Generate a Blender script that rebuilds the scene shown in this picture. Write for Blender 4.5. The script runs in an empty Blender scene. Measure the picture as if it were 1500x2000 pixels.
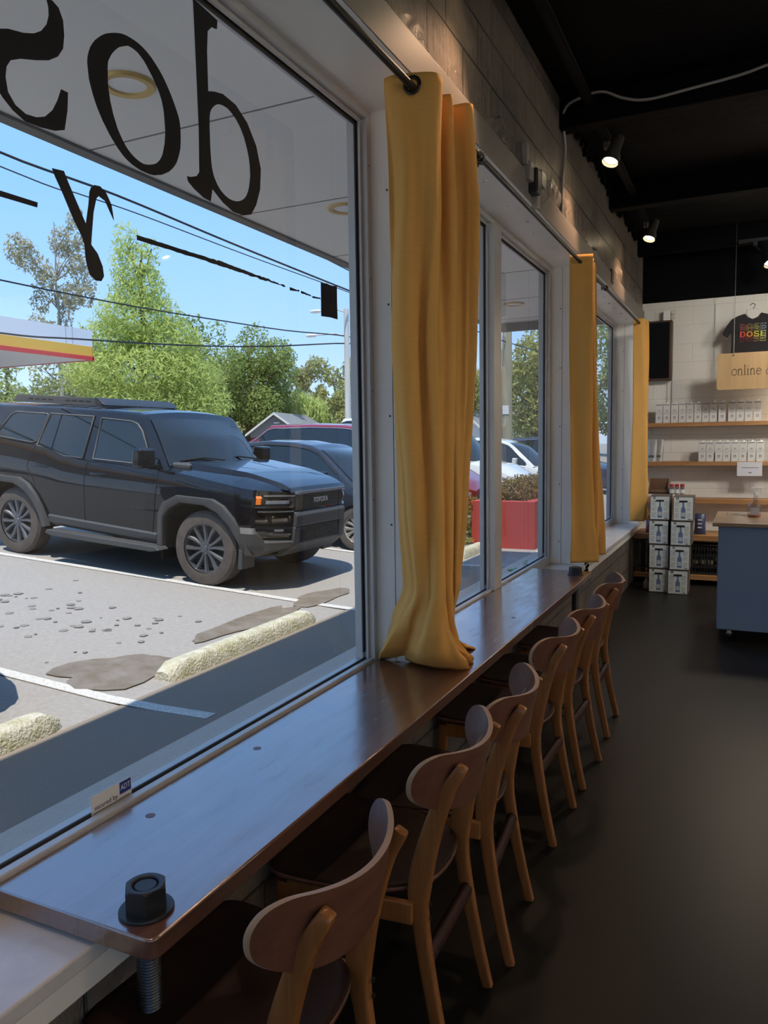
import bpy, bmesh, math, random
from math import pi, sin, cos, sqrt, radians
from mathutils import Vector, Matrix
import numpy as np
random.seed(7)
rng = np.random.default_rng(7)
sc = bpy.context.scene
COL = sc.collection

# ---------------------------------------------------------------- camera
cam_d = bpy.data.cameras.new("camera")
cam = bpy.data.objects.new("camera", cam_d)
COL.objects.link(cam)
cam_d.sensor_fit = 'VERTICAL'
cam_d.sensor_height = 36.0
cam_d.lens = 26.946
cam_d.clip_start = 0.02
cam_d.clip_end = 500
RM = [(0.9030112, 0.0251093, -0.42888261), (0.42937174, -0.08647487, 0.89897831), (-0.01451485, -0.99593756, -0.088869)]
cam.matrix_world = Matrix([[RM[i][0], -RM[i][1], -RM[i][2], (0, 0, 1.55)[i]] for i in range(3)] + [[0, 0, 0, 1]])
sc.camera = cam

# ---------------------------------------------------------------- light and exposure
vs = sc.view_settings
sc.display_settings.display_device = 'sRGB'
vs.view_transform = 'Standard'
vs.look = 'None'
vs.gamma = 1.0
vs.exposure = 0.96
vs.use_curve_mapping = False
sc.cycles.max_bounces = 10
sc.cycles.diffuse_bounces = 5
sc.cycles.glossy_bounces = 4
sc.cycles.transparent_max_bounces = 12
sc.cycles.sample_clamp_indirect = 4.0
sc.cycles.use_denoising = True

world = bpy.data.worlds.new("sky")
sc.world = world
world.use_nodes = True
nt = world.node_tree
nt.nodes.clear()
wo = nt.nodes.new('ShaderNodeOutputWorld')
wb = nt.nodes.new('ShaderNodeBackground')
tc = nt.nodes.new('ShaderNodeTexCoord')
sx = nt.nodes.new('ShaderNodeSeparateXYZ')
rp = nt.nodes.new('ShaderNodeValToRGB')
nt.links.new(tc.outputs['Generated'], sx.inputs[0])
nt.links.new(sx.outputs['Z'], rp.inputs[0])
nt.links.new(rp.outputs[0], wb.inputs[0])
nt.links.new(wb.outputs[0], wo.inputs[0])
el = rp.color_ramp.elements
el[0].position = 0.0
el[0].color = (0.52, 0.66, 0.84, 1)
el[1].position = 0.7
el[1].color = (0.17, 0.37, 0.76, 1)
e_ = el.new(0.14)
e_.color = (0.30, 0.50, 0.84, 1)
e_ = el.new(0.3)
e_.color = (0.21, 0.42, 0.80, 1)
wb.inputs[1].default_value = 0.92

sun_d = bpy.data.lights.new("sun", 'SUN')
sun_d.energy = 2.9
sun_d.angle = radians(0.6)
sun_d.color = (1.0, 0.95, 0.86)
sun = bpy.data.objects.new("sun", sun_d)
COL.objects.link(sun)
sun.rotation_euler = Vector((-0.11, 0.38, -1.0)).to_track_quat('-Z', 'Y').to_euler()
sun.location = (-5, -5, 20)

# ---------------------------------------------------------------- material helpers
MATS = {}
def mat(name, col=(.5, .5, .5), rough=.6, metal=0.0, coat=0.0, spec=None, bump=None, noise=None, emit=None, coatr=.05, trans=0.0, ior=None):
    """noise=(scale, colour2, contrast, stretch xyz)  bump=(scale, strength, distance, stretch)"""
    if name in MATS: return MATS[name]
    m = bpy.data.materials.new(name)
    m.use_nodes = True
    t = m.node_tree
    b = t.nodes['Principled BSDF']
    b.inputs['Base Color'].default_value = (*col, 1)
    b.inputs['Roughness'].default_value = rough
    b.inputs['Metallic'].default_value = metal
    b.inputs['Coat Weight'].default_value = coat
    b.inputs['Coat Roughness'].default_value = coatr
    if spec is not None: b.inputs['Specular IOR Level'].default_value = spec
    if trans: b.inputs['Transmission Weight'].default_value = trans
    if ior: b.inputs['IOR'].default_value = ior
    if noise or bump:
        co = t.nodes.new('ShaderNodeTexCoord')
    if noise:
        s, c2, con, st = (list(noise) + [(1, 1, 1)])[:4]
        mp = t.nodes.new('ShaderNodeMapping')
        mp.inputs['Scale'].default_value = st
        t.links.new(co.outputs['Object'], mp.inputs[0])
        n = t.nodes.new('ShaderNodeTexNoise')
        n.inputs['Scale'].default_value = s
        n.inputs['Detail'].default_value = 6
        n.inputs['Roughness'].default_value = .65
        t.links.new(mp.outputs[0], n.inputs['Vector'])
        r = t.nodes.new('ShaderNodeValToRGB')
        r.color_ramp.elements[0].position = .5 - con
        r.color_ramp.elements[0].color = (*col, 1)
        r.color_ramp.elements[1].position = .5 + con
        r.color_ramp.elements[1].color = (*c2, 1)
        t.links.new(n.outputs['Fac'], r.inputs[0])
        t.links.new(r.outputs[0], b.inputs['Base Color'])
    if bump:
        s, stg, dist, st = (list(bump) + [(1, 1, 1)])[:4]
        mp = t.nodes.new('ShaderNodeMapping')
        mp.inputs['Scale'].default_value = st
        t.links.new(co.outputs['Object'], mp.inputs[0])
        n = t.nodes.new('ShaderNodeTexNoise')
        n.inputs['Scale'].default_value = s
        n.inputs['Detail'].default_value = 5
        t.links.new(mp.outputs[0], n.inputs['Vector'])
        bn = t.nodes.new('ShaderNodeBump')
        bn.inputs['Strength'].default_value = stg
        bn.inputs['Distance'].default_value = dist
        t.links.new(n.outputs['Fac'], bn.inputs['Height'])
        t.links.new(bn.outputs[0], b.inputs['Normal'])
    if emit:
        b.inputs['Emission Color'].default_value = (*emit[0], 1)
        b.inputs['Emission Strength'].default_value = emit[1]
    MATS[name] = m
    return m

def block_wall(name, axis, c1, c2, grout, rough, bumps, spec=.5, drips=False):
    """painted concrete block: joints drawn by a brick texture laid in wall coordinates"""
    m = mat(name, c1, rough, spec=spec)
    t = m.node_tree
    b = t.nodes['Principled BSDF']
    co = t.nodes.new('ShaderNodeTexCoord')
    sp = t.nodes.new('ShaderNodeSeparateXYZ')
    cb = t.nodes.new('ShaderNodeCombineXYZ')
    t.links.new(co.outputs['Object'], sp.inputs[0])
    t.links.new(sp.outputs['Y' if axis == 'x' else 'X'], cb.inputs[0])
    t.links.new(sp.outputs['Z'], cb.inputs[1])
    br = t.nodes.new('ShaderNodeTexBrick')
    br.inputs['Scale'].default_value = 1
    br.inputs['Brick Width'].default_value = .40
    br.inputs['Row Height'].default_value = .20
    br.inputs['Mortar Size'].default_value = .006
    br.inputs['Mortar Smooth'].default_value = .6
    t.links.new(cb.outputs[0], br.inputs['Vector'])
    n = t.nodes.new('ShaderNodeTexNoise')
    n.inputs['Scale'].default_value = 2.2
    n.inputs['Detail'].default_value = 8
    n.inputs['Roughness'].default_value = .7
    t.links.new(co.outputs['Object'], n.inputs['Vector'])
    r = t.nodes.new('ShaderNodeValToRGB')
    r.color_ramp.elements[0].position = .35
    r.color_ramp.elements[0].color = (*c1, 1)
    r.color_ramp.elements[1].position = .68
    r.color_ramp.elements[1].color = (*c2, 1)
    t.links.new(n.outputs['Fac'], r.inputs[0])
    mx = t.nodes.new('ShaderNodeMix')
    mx.data_type = 'RGBA'
    mx.inputs['B'].default_value = (*grout, 1)
    t.links.new(br.outputs['Fac'], mx.inputs['Factor'])
    t.links.new(r.outputs[0], mx.inputs['A'])
    t.links.new(mx.outputs['Result'], b.inputs['Base Color'])
    n2 = t.nodes.new('ShaderNodeTexNoise')
    n2.inputs['Scale'].default_value = bumps[0]
    n2.inputs['Detail'].default_value = 8
    n2.inputs['Roughness'].default_value = .7
    if drips:
        mp = t.nodes.new('ShaderNodeMapping')
        mp.inputs['Scale'].default_value = (1, 1, .35)
        t.links.new(co.outputs['Object'], mp.inputs[0])
        t.links.new(mp.outputs[0], n2.inputs['Vector'])
    else:
        t.links.new(co.outputs['Object'], n2.inputs['Vector'])
    ad = t.nodes.new('ShaderNodeMath')
    ad.operation = 'MULTIPLY_ADD'
    ad.inputs[1].default_value = -.9
    t.links.new(br.outputs['Fac'], ad.inputs[0])
    t.links.new(n2.outputs['Fac'], ad.inputs[2])
    bn = t.nodes.new('ShaderNodeBump')
    bn.inputs['Strength'].default_value = bumps[1]
    bn.inputs['Distance'].default_value = bumps[2]
    t.links.new(ad.outputs[0], bn.inputs['Height'])
    t.links.new(bn.outputs[0], b.inputs['Normal'])
    return m

def wood(name, c1, c2, rough=.35, coat=0.0, axis=1, scale=9, spec=.5, coatr=.12):
    """long grain along the given axis"""
    m = mat(name, c1, rough, coat=coat, spec=spec, coatr=coatr)
    t = m.node_tree
    b = t.nodes['Principled BSDF']
    co = t.nodes.new('ShaderNodeTexCoord')
    mp = t.nodes.new('ShaderNodeMapping')
    st = [6, 6, 6]
    st[axis] = .45
    mp.inputs['Scale'].default_value = st
    t.links.new(co.outputs['Object'], mp.inputs[0])
    n = t.nodes.new('ShaderNodeTexNoise')
    n.inputs['Scale'].default_value = scale
    n.inputs['Detail'].default_value = 7
    n.inputs['Roughness'].default_value = .6
    n.inputs['Distortion'].default_value = .6
    t.links.new(mp.outputs[0], n.inputs['Vector'])
    r = t.nodes.new('ShaderNodeValToRGB')
    r.color_ramp.elements[0].position = .33
    r.color_ramp.elements[0].color = (*c1, 1)
    r.color_ramp.elements[1].position = .7
    r.color_ramp.elements[1].color = (*c2, 1)
    t.links.new(n.outputs['Fac'], r.inputs[0])
    t.links.new(r.outputs[0], b.inputs['Base Color'])
    bn = t.nodes.new('ShaderNodeBump')
    bn.inputs['Strength'].default_value = .06
    bn.inputs['Distance'].default_value = .002
    t.links.new(n.outputs['Fac'], bn.inputs['Height'])
    t.links.new(bn.outputs[0], b.inputs['Normal'])
    return m

def glass_sheet(name, tint=(1, 1, 1), refl=1.0, rough=0.0):
    m = bpy.data.materials.new(name)
    m.use_nodes = True
    t = m.node_tree
    t.nodes.clear()
    o = t.nodes.new('ShaderNodeOutputMaterial')
    tr = t.nodes.new('ShaderNodeBsdfTransparent')
    tr.inputs[0].default_value = (*tint, 1)
    gl = t.nodes.new('ShaderNodeBsdfGlossy')
    gl.inputs['Roughness'].default_value = rough
    lw = t.nodes.new('ShaderNodeLayerWeight')      # Schlick curve, the same from both sides of the sheet
    lw.inputs[0].default_value = .5
    fr = t.nodes.new('ShaderNodeMath')
    fr.operation = 'POWER'
    fr.inputs[1].default_value = 4.5
    t.links.new(lw.outputs['Facing'], fr.inputs[0])
    ml = t.nodes.new('ShaderNodeMath')
    ml.operation = 'MULTIPLY_ADD'
    ml.inputs[1].default_value = .9 * refl
    ml.inputs[2].default_value = .055 * refl
    ml.use_clamp = True
    mx = t.nodes.new('ShaderNodeMixShader')
    t.links.new(fr.outputs[0], ml.inputs[0])
    t.links.new(ml.outputs[0], mx.inputs[0])
    t.links.new(tr.outputs[0], mx.inputs[1])
    t.links.new(gl.outputs[0], mx.inputs[2])
    t.links.new(mx.outputs[0], o.inputs[0])
    MATS[name] = m
    return m

def leaf_mat(name, c1, c2):
    m = mat(name, c1, .55, spec=.3)
    t = m.node_tree
    b = t.nodes['Principled BSDF']
    co = t.nodes.new('ShaderNodeTexCoord')
    n = t.nodes.new('ShaderNodeTexNoise')
    n.inputs['Scale'].default_value = 1.3
    n.inputs['Detail'].default_value = 9
    n.inputs['Roughness'].default_value = .8
    t.links.new(co.outputs['Object'], n.inputs['Vector'])
    r = t.nodes.new('ShaderNodeValToRGB')
    r.color_ramp.elements[0].position = .36
    r.color_ramp.elements[0].color = (*c1, 1)
    r.color_ramp.elements[1].position = .64
    r.color_ramp.elements[1].color = (*c2, 1)
    t.links.new(n.outputs['Fac'], r.inputs[0])
    t.links.new(r.outputs[0], b.inputs['Base Color'])
    tl = t.nodes.new('ShaderNodeBsdfTranslucent')
    t.links.new(r.outputs[0], tl.inputs[0])
    mx = t.nodes.new('ShaderNodeMixShader')
    mx.inputs[0].default_value = .48
    t.links.new(b.outputs[0], mx.inputs[1])
    t.links.new(tl.outputs[0], mx.inputs[2])
    t.links.new(mx.outputs[0], t.nodes['Material Output'].inputs[0])
    return m

# ---------------------------------------------------------------- mesh helpers
def lerp(a, b, t): return a + (b - a) * t
def interp(P, x): return float(np.interp(x, [p[0] for p in P], [p[1] for p in P]))

class MB:
    def __init__(s):
        s.v, s.f = [], []
    def add(s, vs, fs):
        o = len(s.v)
        s.v += [tuple(float(c) for c in v) for v in vs]
        s.f += [tuple(i + o for i in f) for f in fs]
        return s
    def box(s, x0, x1, y0, y1, z0, z1, M=None):
        vs = [Vector((x, y, z)) for x in (x0, x1) for y in (y0, y1) for z in (z0, z1)]
        if M is not None: vs = [M @ v for v in vs]
        return s.add(vs, [(0, 1, 3, 2), (4, 6, 7, 5), (0, 4, 5, 1), (2, 3, 7, 6), (0, 2, 6, 4), (1, 5, 7, 3)])
    def prism(s, poly, axis, lo, hi, fn=None):
        """poly in the two other axes (in xyz order), extruded along axis"""
        n = len(poly)
        vs = []
        for h in (lo, hi):
            for a, b in poly:
                vs.append({'x': (h, a, b), 'y': (a, h, b), 'z': (a, b, h)}[axis])
        if fn: vs = [fn(v) for v in vs]
        fs = [tuple(range(n - 1, -1, -1)), tuple(range(n, 2 * n))]
        fs += [(i, (i + 1) % n, n + (i + 1) % n, n + i) for i in range(n)]
        return s.add(vs, fs)
    def grid(s, rows, closed_u=False, closed_v=False):
        R, C = len(rows), len(rows[0])
        vs = [p for r in rows for p in r]
        fs = []
        for i in range(R - (0 if closed_u else 1)):
            for j in range(C - (0 if closed_v else 1)):
                a, b = i * C + j, i * C + (j + 1) % C
                c, d = ((i + 1) % R) * C + (j + 1) % C, ((i + 1) % R) * C + j
                fs.append((a, b, c, d))
        return s.add(vs, fs)
    def lathe(s, prof, n=24, c=(0, 0, 0), axis='z', caps=True):
        """prof = [(r, h)...] along the axis"""
        rows = []
        for r, h in prof:
            row = []
            for k in range(n):
                a = 2 * pi * k / n
                p = {'z': (r * cos(a), r * sin(a), h), 'y': (r * sin(a), h, r * cos(a)), 'x': (h, r * cos(a), r * sin(a))}[axis]
                row.append((p[0] + c[0], p[1] + c[1], p[2] + c[2]))
            rows.append(row)
        o = len(s.v)
        s.grid(rows, closed_v=True)
        if caps:
            s.f.append(tuple(o + k for k in range(n - 1, -1, -1)))
            e = o + (len(rows) - 1) * n
            s.f.append(tuple(e + k for k in range(n)))
        return s
    def tube(s, pts, r, n=8, caps=True, flat=None):
        """round bar through points; r number or list; flat=(w, d, side vector) gives an elliptical section"""
        pts = [Vector(p) for p in pts]
        if not hasattr(r, '__len__'): r = [r] * len(pts)
        rows = []
        prev = None
        for i, p in enumerate(pts):
            d = (pts[min(i + 1, len(pts) - 1)] - pts[max(i - 1, 0)]).normalized()
            if prev is None:
                up = Vector((0, 0, 1)) if abs(d.z) < .9 else Vector((0, 1, 0))
                a = d.cross(up).normalized()
            else:
                a = (prev - d * prev.dot(d)).normalized()
            prev = a
            b = d.cross(a)
            rows.append([p + a * (r[i] * cos(2 * pi * k / n)) + b * (r[i] * sin(2 * pi * k / n)) for k in range(n)])
        o = len(s.v)
        s.grid(rows, closed_v=True)
        if caps:
            s.f.append(tuple(o + k for k in range(n - 1, -1, -1)))
            e = o + (len(rows) - 1) * n
            s.f.append(tuple(e + k for k in range(n)))
        return s
    def build(s, name, m, parent=None, bevel=0, smooth=None, seg=2, solid=0, subsurf=0, loc=None, off=-1):
        me = bpy.data.meshes.new(name)
        me.from_pydata(s.v, [], s.f)
        me.validate()
        bm = bmesh.new()
        bm.from_mesh(me)
        bmesh.ops.recalc_face_normals(bm, faces=bm.faces)
        if smooth is not None:
            for f in bm.faces: f.smooth = True
            for e in bm.edges:
                if len(e.link_faces) == 2 and e.calc_face_angle(0) > radians(smooth): e.smooth = False
        bm.to_mesh(me)
        bm.free()
        o = bpy.data.objects.new(name, me)
        COL.objects.link(o)
        me.materials.append(m)
        if parent is not None: o.parent = parent
        if loc is not None: o.location = loc
        if solid:
            md = o.modifiers.new("solid", 'SOLIDIFY')
            md.thickness = solid
            md.offset = off
        if bevel:
            md = o.modifiers.new("bevel", 'BEVEL')
            md.width = bevel
            md.segments = seg
            md.limit_method = 'ANGLE'
            md.angle_limit = radians(40)
            if smooth is None:
                for p in me.polygons: p.use_smooth = True
                md.harden_normals = True
        if subsurf:
            md = o.modifiers.new("sub", 'SUBSURF')
            md.levels = md.render_levels = subsurf
        return o

def tag(o, label=None, cat=None, group=None, kind=None):
    if label: o['label'] = label
    if cat: o['category'] = cat
    if group: o['group'] = group
    if kind: o['kind'] = kind
    return o
def empty(name, loc=(0, 0, 0), label=None, cat=None, group=None, rz=0):
    o = bpy.data.objects.new(name, None)
    COL.objects.link(o)
    o.location = loc
    o.rotation_euler = (0, 0, rz)
    o.empty_display_size = .1
    return tag(o, label, cat, group)
def bx(name, m, x0, x1, y0, y1, z0, z1, parent=None, bevel=0, seg=2):
    return MB().box(x0, x1, y0, y1, z0, z1).build(name, m, parent, bevel=bevel, seg=seg)
def struct(o):
    o['kind'] = 'structure'
    return o
def children_of(o): return [c for c in bpy.data.objects if c.parent == o]
def copy_tree(o, parent=None, kids=None):
    if kids is None:
        kids = {}
        for c in bpy.data.objects:
            if c.parent: kids.setdefault(c.parent.name, []).append(c)
    c = o.copy()
    COL.objects.link(c)
    c.parent = parent
    for k in kids.get(o.name, []): copy_tree(k, c, kids)
    return c
def curve_fill(name, splines, m, parent, fn, th=.0006):
    """filled flat shape (outlines with holes) placed by fn(x, y) -> world matrix done by caller; lies in local xy"""
    cu = bpy.data.curves.new(name, 'CURVE')
    cu.dimensions = '2D'
    cu.fill_mode = 'BOTH'
    cu.extrude = th
    for pts in splines:
        sp = cu.splines.new('POLY')
        sp.points.add(len(pts) - 1)
        for i, (x, y) in enumerate(pts):
            a, b = fn(x, y)
            sp.points[i].co = (a, b, 0, 1)
        sp.use_cyclic_u = True
    o = bpy.data.objects.new(name, cu)
    COL.objects.link(o)
    cu.materials.append(m)
    return as_mesh(o, parent)
def as_mesh(o, parent):
    bpy.context.view_layer.update()
    me = bpy.data.meshes.new_from_object(o.evaluated_get(bpy.context.evaluated_depsgraph_get()))
    n, M, cu = o.name, o.matrix_local.copy(), o.data
    bpy.data.objects.remove(o)
    q = bpy.data.objects.new(n, me)
    COL.objects.link(q)
    if parent: q.parent = parent
    q.matrix_local = M
    return q
def text(name, body, size, m, parent, M, ext=.0006, align='CENTER', sx=1.0):
    cu = bpy.data.curves.new(name, 'FONT')
    cu.body = body
    cu.size = size
    cu.extrude = ext
    cu.align_x = align
    cu.align_y = 'CENTER'
    o = bpy.data.objects.new(name, cu)
    COL.objects.link(o)
    cu.materials.append(m)
    o.matrix_local = M @ Matrix.Diagonal((sx, 1, 1, 1))
    return as_mesh(o, parent)
def smooth_closed(pts, n=4):
    """Catmull-Rom through a closed outline"""
    out = []
    N = len(pts)
    for i in range(N):
        p0, p1, p2, p3 = pts[i - 1], pts[i], pts[(i + 1) % N], pts[(i + 2) % N]
        for k in range(n):
            t = k / n
            out.append(tuple(.5 * (2 * b + (c - a) * t + (2 * a - 5 * b + 4 * c - d) * t * t + (-a + 3 * b - 3 * c + d) * t ** 3)
                             for a, b, c, d in zip(p0, p1, p2, p3)))
    return out
def smooth_open(pts, n=4):
    out = []
    N = len(pts)
    for i in range(N - 1):
        p0, p1, p2, p3 = pts[max(i - 1, 0)], pts[i], pts[i + 1], pts[min(i + 2, N - 1)]
        for k in range(n):
            t = k / n
            out.append(tuple(.5 * (2 * b + (c - a) * t + (2 * a - 5 * b + 4 * c - d) * t * t + (-a + 3 * b - 3 * c + d) * t ** 3)
                             for a, b, c, d in zip(p0, p1, p2, p3)))
    out.append(tuple(pts[-1]))
    return out
# frames: local x -> world Y, local y -> world Z, normal -> +X (for things on the window plane)
def M_win(x, y=0, z=0):
    return Matrix(((0, 0, 1, x), (1, 0, 0, y), (0, 1, 0, z), (0, 0, 0, 1)))
# local x -> world X, local y -> world Z, normal -> -Y (things facing the camera from the far wall)
def M_far(x, y, z):
    return Matrix(((1, 0, 0, x), (0, 0, -1, y), (0, 1, 0, z), (0, 0, 0, 1)))

# ---------------------------------------------------------------- materials
white_paint = mat('white_paint', (.84, .84, .80), .35, bump=(30, .12, .002), noise=(3, (.79, .78, .74), .25))
sill_paint = mat('sill_paint', (.74, .75, .76), .25, bump=(12, .15, .003), noise=(5, (.55, .56, .57), .2))
alu = mat('aluminium', (.58, .585, .59), .38, metal=.25, noise=(5, (.50, .50, .50), .3))
alu_dark = mat('glazing_bead', (.05, .045, .04), .5)
black_metal = mat('black_metal', (.012, .013, .015), .42, metal=.3)
black_plastic = mat('black_plastic', (.012, .012, .013), .45)
chrome = mat('chrome', (.75, .75, .76), .12, metal=1)
wall_dark = block_wall('dark_painted_block', 'x', (.125, .118, .108), (.31, .25, .195), (.09, .085, .08), .28, (13, 1.0, .06), drips=True)
wall_white = block_wall('white_painted_block', 'y', (.74, .72, .65), (.79, .77, .71), (.71, .69, .63), .6, (9, .35, .015))
ceil_black = mat('ceiling_black', (.0014, .002, .003), .8, spec=.12, bump=(8, .5, .02))
floor_conc = mat('polished_dark_concrete', (.0105, .0108, .0098), .42, spec=.22, noise=(1.7, (.0075, .0076, .007), .3), bump=(3, .05, .004))
table_wood = wood('table_walnut', (.125, .050, .032), (.18, .078, .048), .30, coat=1.0, axis=1, scale=7, coatr=.15)
table_wood.node_tree.nodes['Principled BSDF'].inputs['Coat IOR'].default_value = 2.5
_t = table_wood.node_tree
_n = _t.nodes.new('ShaderNodeTexNoise'); _n.inputs['Scale'].default_value = 5; _n.inputs['Detail'].default_value = 9; _n.inputs['Roughness'].default_value = .75
_m = _t.nodes.new('ShaderNodeMapping'); _m.inputs['Scale'].default_value = (5, .9, 1)
_c = _t.nodes.new('ShaderNodeTexCoord'); _r = _t.nodes.new('ShaderNodeMapRange')
for _k, _v in ((1, .38), (2, .68), (3, .07), (4, .30)): _r.inputs[_k].default_value = _v
_t.links.new(_c.outputs['Object'], _m.inputs[0]); _t.links.new(_m.outputs[0], _n.inputs['Vector'])
_t.links.new(_n.outputs['Fac'], _r.inputs[0]); _t.links.new(_r.outputs[0], _t.nodes['Principled BSDF'].inputs['Coat Roughness'])
_b = _t.nodes.new('ShaderNodeBump'); _b.inputs['Strength'].default_value = .06; _b.inputs['Distance'].default_value = .004
_t.links.new(_n.outputs['Fac'], _b.inputs['Height']); _t.links.new(_b.outputs[0], _t.nodes['Principled BSDF'].inputs['Coat Normal'])
chair_wood = wood('chair_beech', (.205, .080, .023), (.30, .124, .037), .32, axis=2, scale=6)
chair_ply = wood('chair_walnut_ply', (.105, .043, .026), (.155, .068, .042), .38, coat=0.0, spec=.35, axis=1, scale=5)
ply_edge = mat('plywood_edge', (.40, .26, .16), .4)
seat_dark = mat('dark_seat_vinyl', (.020, .011, .009), .5, spec=.12)
stretch_dark = mat('dark_stretcher', (.035, .014, .012), .55, spec=.2)
curtain_m = mat('mustard_cloth', (.72, .385, .10), .85, spec=.2, noise=(60, (.78, .43, .125), .3, (.2, .2, 3)), bump=(400, .15, .0008, (1, 1, .4)))
asphalt = mat('asphalt', (.285, .262, .24), .9, noise=(30, (.36, .335, .31), .22), bump=(180, .5, .006))
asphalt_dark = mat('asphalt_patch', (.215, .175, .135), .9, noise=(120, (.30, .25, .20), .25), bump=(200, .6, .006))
concrete = mat('concrete_walk', (.60, .52, .43), .85, noise=(40, (.50, .44, .37), .25), bump=(120, .3, .004))
stop_m = mat('old_concrete', (.66, .62, .52), .9, noise=(9, (.46, .43, .27), .14), bump=(60, .9, .02))
line_m = mat('worn_white_line', (.72, .70, .66), .8, noise=(50, (.42, .40, .37), .18))
soffit_m = mat('soffit_panel', (.90, .89, .86), .6, noise=(18, (.87, .86, .83), .2, (8, 1, 1)), bump=(30, .1, .002, (8, 1, 1)))
black_vinyl = mat('black_vinyl', (.004, .004, .005), .5)
warm_lamp = mat('lamp_glow', (1, .8, .55), .5, emit=((1.0, .78, .48), 14))
paper_white = mat('carton_white', (.62, .62, .60), .5)
ink = mat('dark_ink', (.03, .03, .035), .6)
# ---------------------------------------------------------------- ground outside
SL = 0.075
def lotz(x):
    if x > -3.5: return -.055
    if x > -16: return -.055 + SL * (-3.5 - x)
    return -.055 + SL * 12.5 + .012 * (-16 - x)
m_ = MB()
xs = [-1.47, -2.78, -3.5] + list(np.linspace(-4, -16, 13)) + [-24, -40, -90]
ys = [-40, -10] + list(range(-4, 40, 4)) + [60, 140]
m_.grid([[(x, y, lotz(x) if x <= -3.5 else -.055) for y in ys] for x in xs])
struct(m_.build('ground_parking_lot', asphalt))
def strip_mesh(name, m, x0, x1, y0, y1, h=.004, skew=0, n=10):
    b = MB()
    rows = []
    for i in range(n + 1):
        x = lerp(x0, x1, i / n)
        yo = skew * (i / n)
        rows.append([(x, y0 + yo, lotz(x) + h), (x, y1 + yo, lotz(x) + h)])
    b.grid(rows)
    return b.build(name, m, solid=h * .9)
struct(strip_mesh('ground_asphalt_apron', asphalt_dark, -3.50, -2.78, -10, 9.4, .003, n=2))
struct(bx('ground_sidewalk', concrete, -2.78, -1.45, -10, 16, -.25, -.045))
for i, (y0, sk) in enumerate([(3.33, .17), (6.18, .28), (9.10, .28), (12.05, .25), (0.45, .15)]):
    struct(strip_mesh('ground_line', line_m, -9.2, -3.0 if i else -2.85, y0, y0 + .095, .005, sk, 16))
# grease stains, damp patches
def blob(name, m, cx, cy, rx, ry, label, h=.006, n=26, rot=0, jag=.22, seed=0, cat='stain', group=None):
    r_ = random.Random(seed)
    ph = [r_.uniform(0, 6.28) for _ in range(4)]
    ring = []
    for k in range(n):
        a = 2 * pi * k / n
        rr = 1 + jag * (sin(2 * a + ph[0]) * .5 + sin(3 * a + ph[1]) * .35 + sin(5 * a + ph[2]) * .25 + sin(9 * a + ph[3]) * .12)
        x, y = rx * rr * cos(a), ry * rr * sin(a)
        ring.append((cx + x * cos(rot) - y * sin(rot), cy + x * sin(rot) + y * cos(rot)))
    b = MB()
    b.add([(x, y, lotz(x) + h) for x, y in ring] + [(cx, cy, lotz(cx) + h)], [(k, (k + 1) % n, n) for k in range(n)])
    return b.build(name, m, solid=h * .8)
stain_m = mat('damp_stain', (.15, .115, .075), .6, noise=(6, (.235, .20, .165), .18))
stain2_m = mat('oil_stain', (.195, .178, .16), .8, noise=(30, (.26, .24, .22), .25))
tag(blob('damp_patch', stain_m, -3.98, 3.95, .27, .50, '', rot=-.25, seed=3, jag=.4), 'brown damp stain on the asphalt at the near end of the long wheel stop', 'stain')
tag(blob('damp_patch', stain_m, -3.98, 5.55, .13, .85, '', rot=-.03, seed=8, jag=.35), 'long damp streak behind the long wheel stop, by the white line', 'stain')
tag(blob('damp_patch', stain_m, -3.95, 6.75, .16, .5, '', rot=-.1, seed=12, jag=.3), 'damp stain between the white line and the short wheel stop', 'stain')
r_ = random.Random(5)
b = MB()
for k in range(70):
    cx = r_.uniform(-6.4, -4.3)
    cy = r_.gauss(4.75, .42) + (cx + 5.3) * .05
    r = r_.uniform(.012, .042)
    o = len(b.v)
    ring = [(cx + r * cos(a) * r_.uniform(.7, 1.2), cy + r * 1.1 * sin(a)) for a in np.linspace(0, 2 * pi, 9)[:-1]]
    b.add([(x, y, lotz(x) + .005) for x, y in ring], [tuple(range(8))])
tag(b.build('oil_spots', stain2_m, solid=.004), 'scatter of dark oil spots on the sunlit asphalt of the empty stall', 'oil spots', kind='stuff')

# ---------------------------------------------------------------- building shell
W_IN, W_OUT = -1.13, -1.47
HEAD, SILL = 2.85, .585
WIN = [(-1.2, 2.82), (2.95, 5.88), (6.01, 9.04)]
wl = MB()
wl.box(W_OUT, W_IN, -4, 9.3, -.25, SILL)
wl.box(W_OUT, W_IN, -4, 9.3, HEAD, 3.75)
for a, b2 in [(-4, WIN[0][0]), (WIN[0][1], WIN[1][0]), (WIN[1][1], WIN[2][0]), (WIN[2][1], 9.3)]:
    wl.box(W_OUT, W_IN, a, b2, SILL, HEAD)
struct(wl.build('wall_left', wall_dark))
struct(bx('floor', floor_conc, W_IN, 6, -4, 9.2, -.2, 0))
struct(bx('wall_back', wall_white, W_IN, 6.2, 9.2, 9.4, -.2, 3.07))
struct(bx('wall_back_upper', ceil_black, W_IN, 6.2, 9.19, 9.4, 3.07, 3.75))
struct(bx('wall_right', mat('right_wall_paint', (.80, .78, .74), .7), 6, 6.2, -4, 9.2, -.2, 3.75))  # unseen wall, made white to bounce fill light into the room
wf = MB()
wf.box(W_OUT, 6.2, -4.2, -4, -.2, .5).box(W_OUT, 6.2, -4.2, -4, 2.9, 3.75).box(W_OUT, -.2, -4.2, -4, .5, 2.9).box(2.6, 2.9, -4.2, -4, .5, 2.9).box(5.8, 6.2, -4.2, -4, .5, 2.9)
struct(wf.build('wall_front', mat('front_wall_paint', (.80, .78, .74), .7)))
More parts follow.
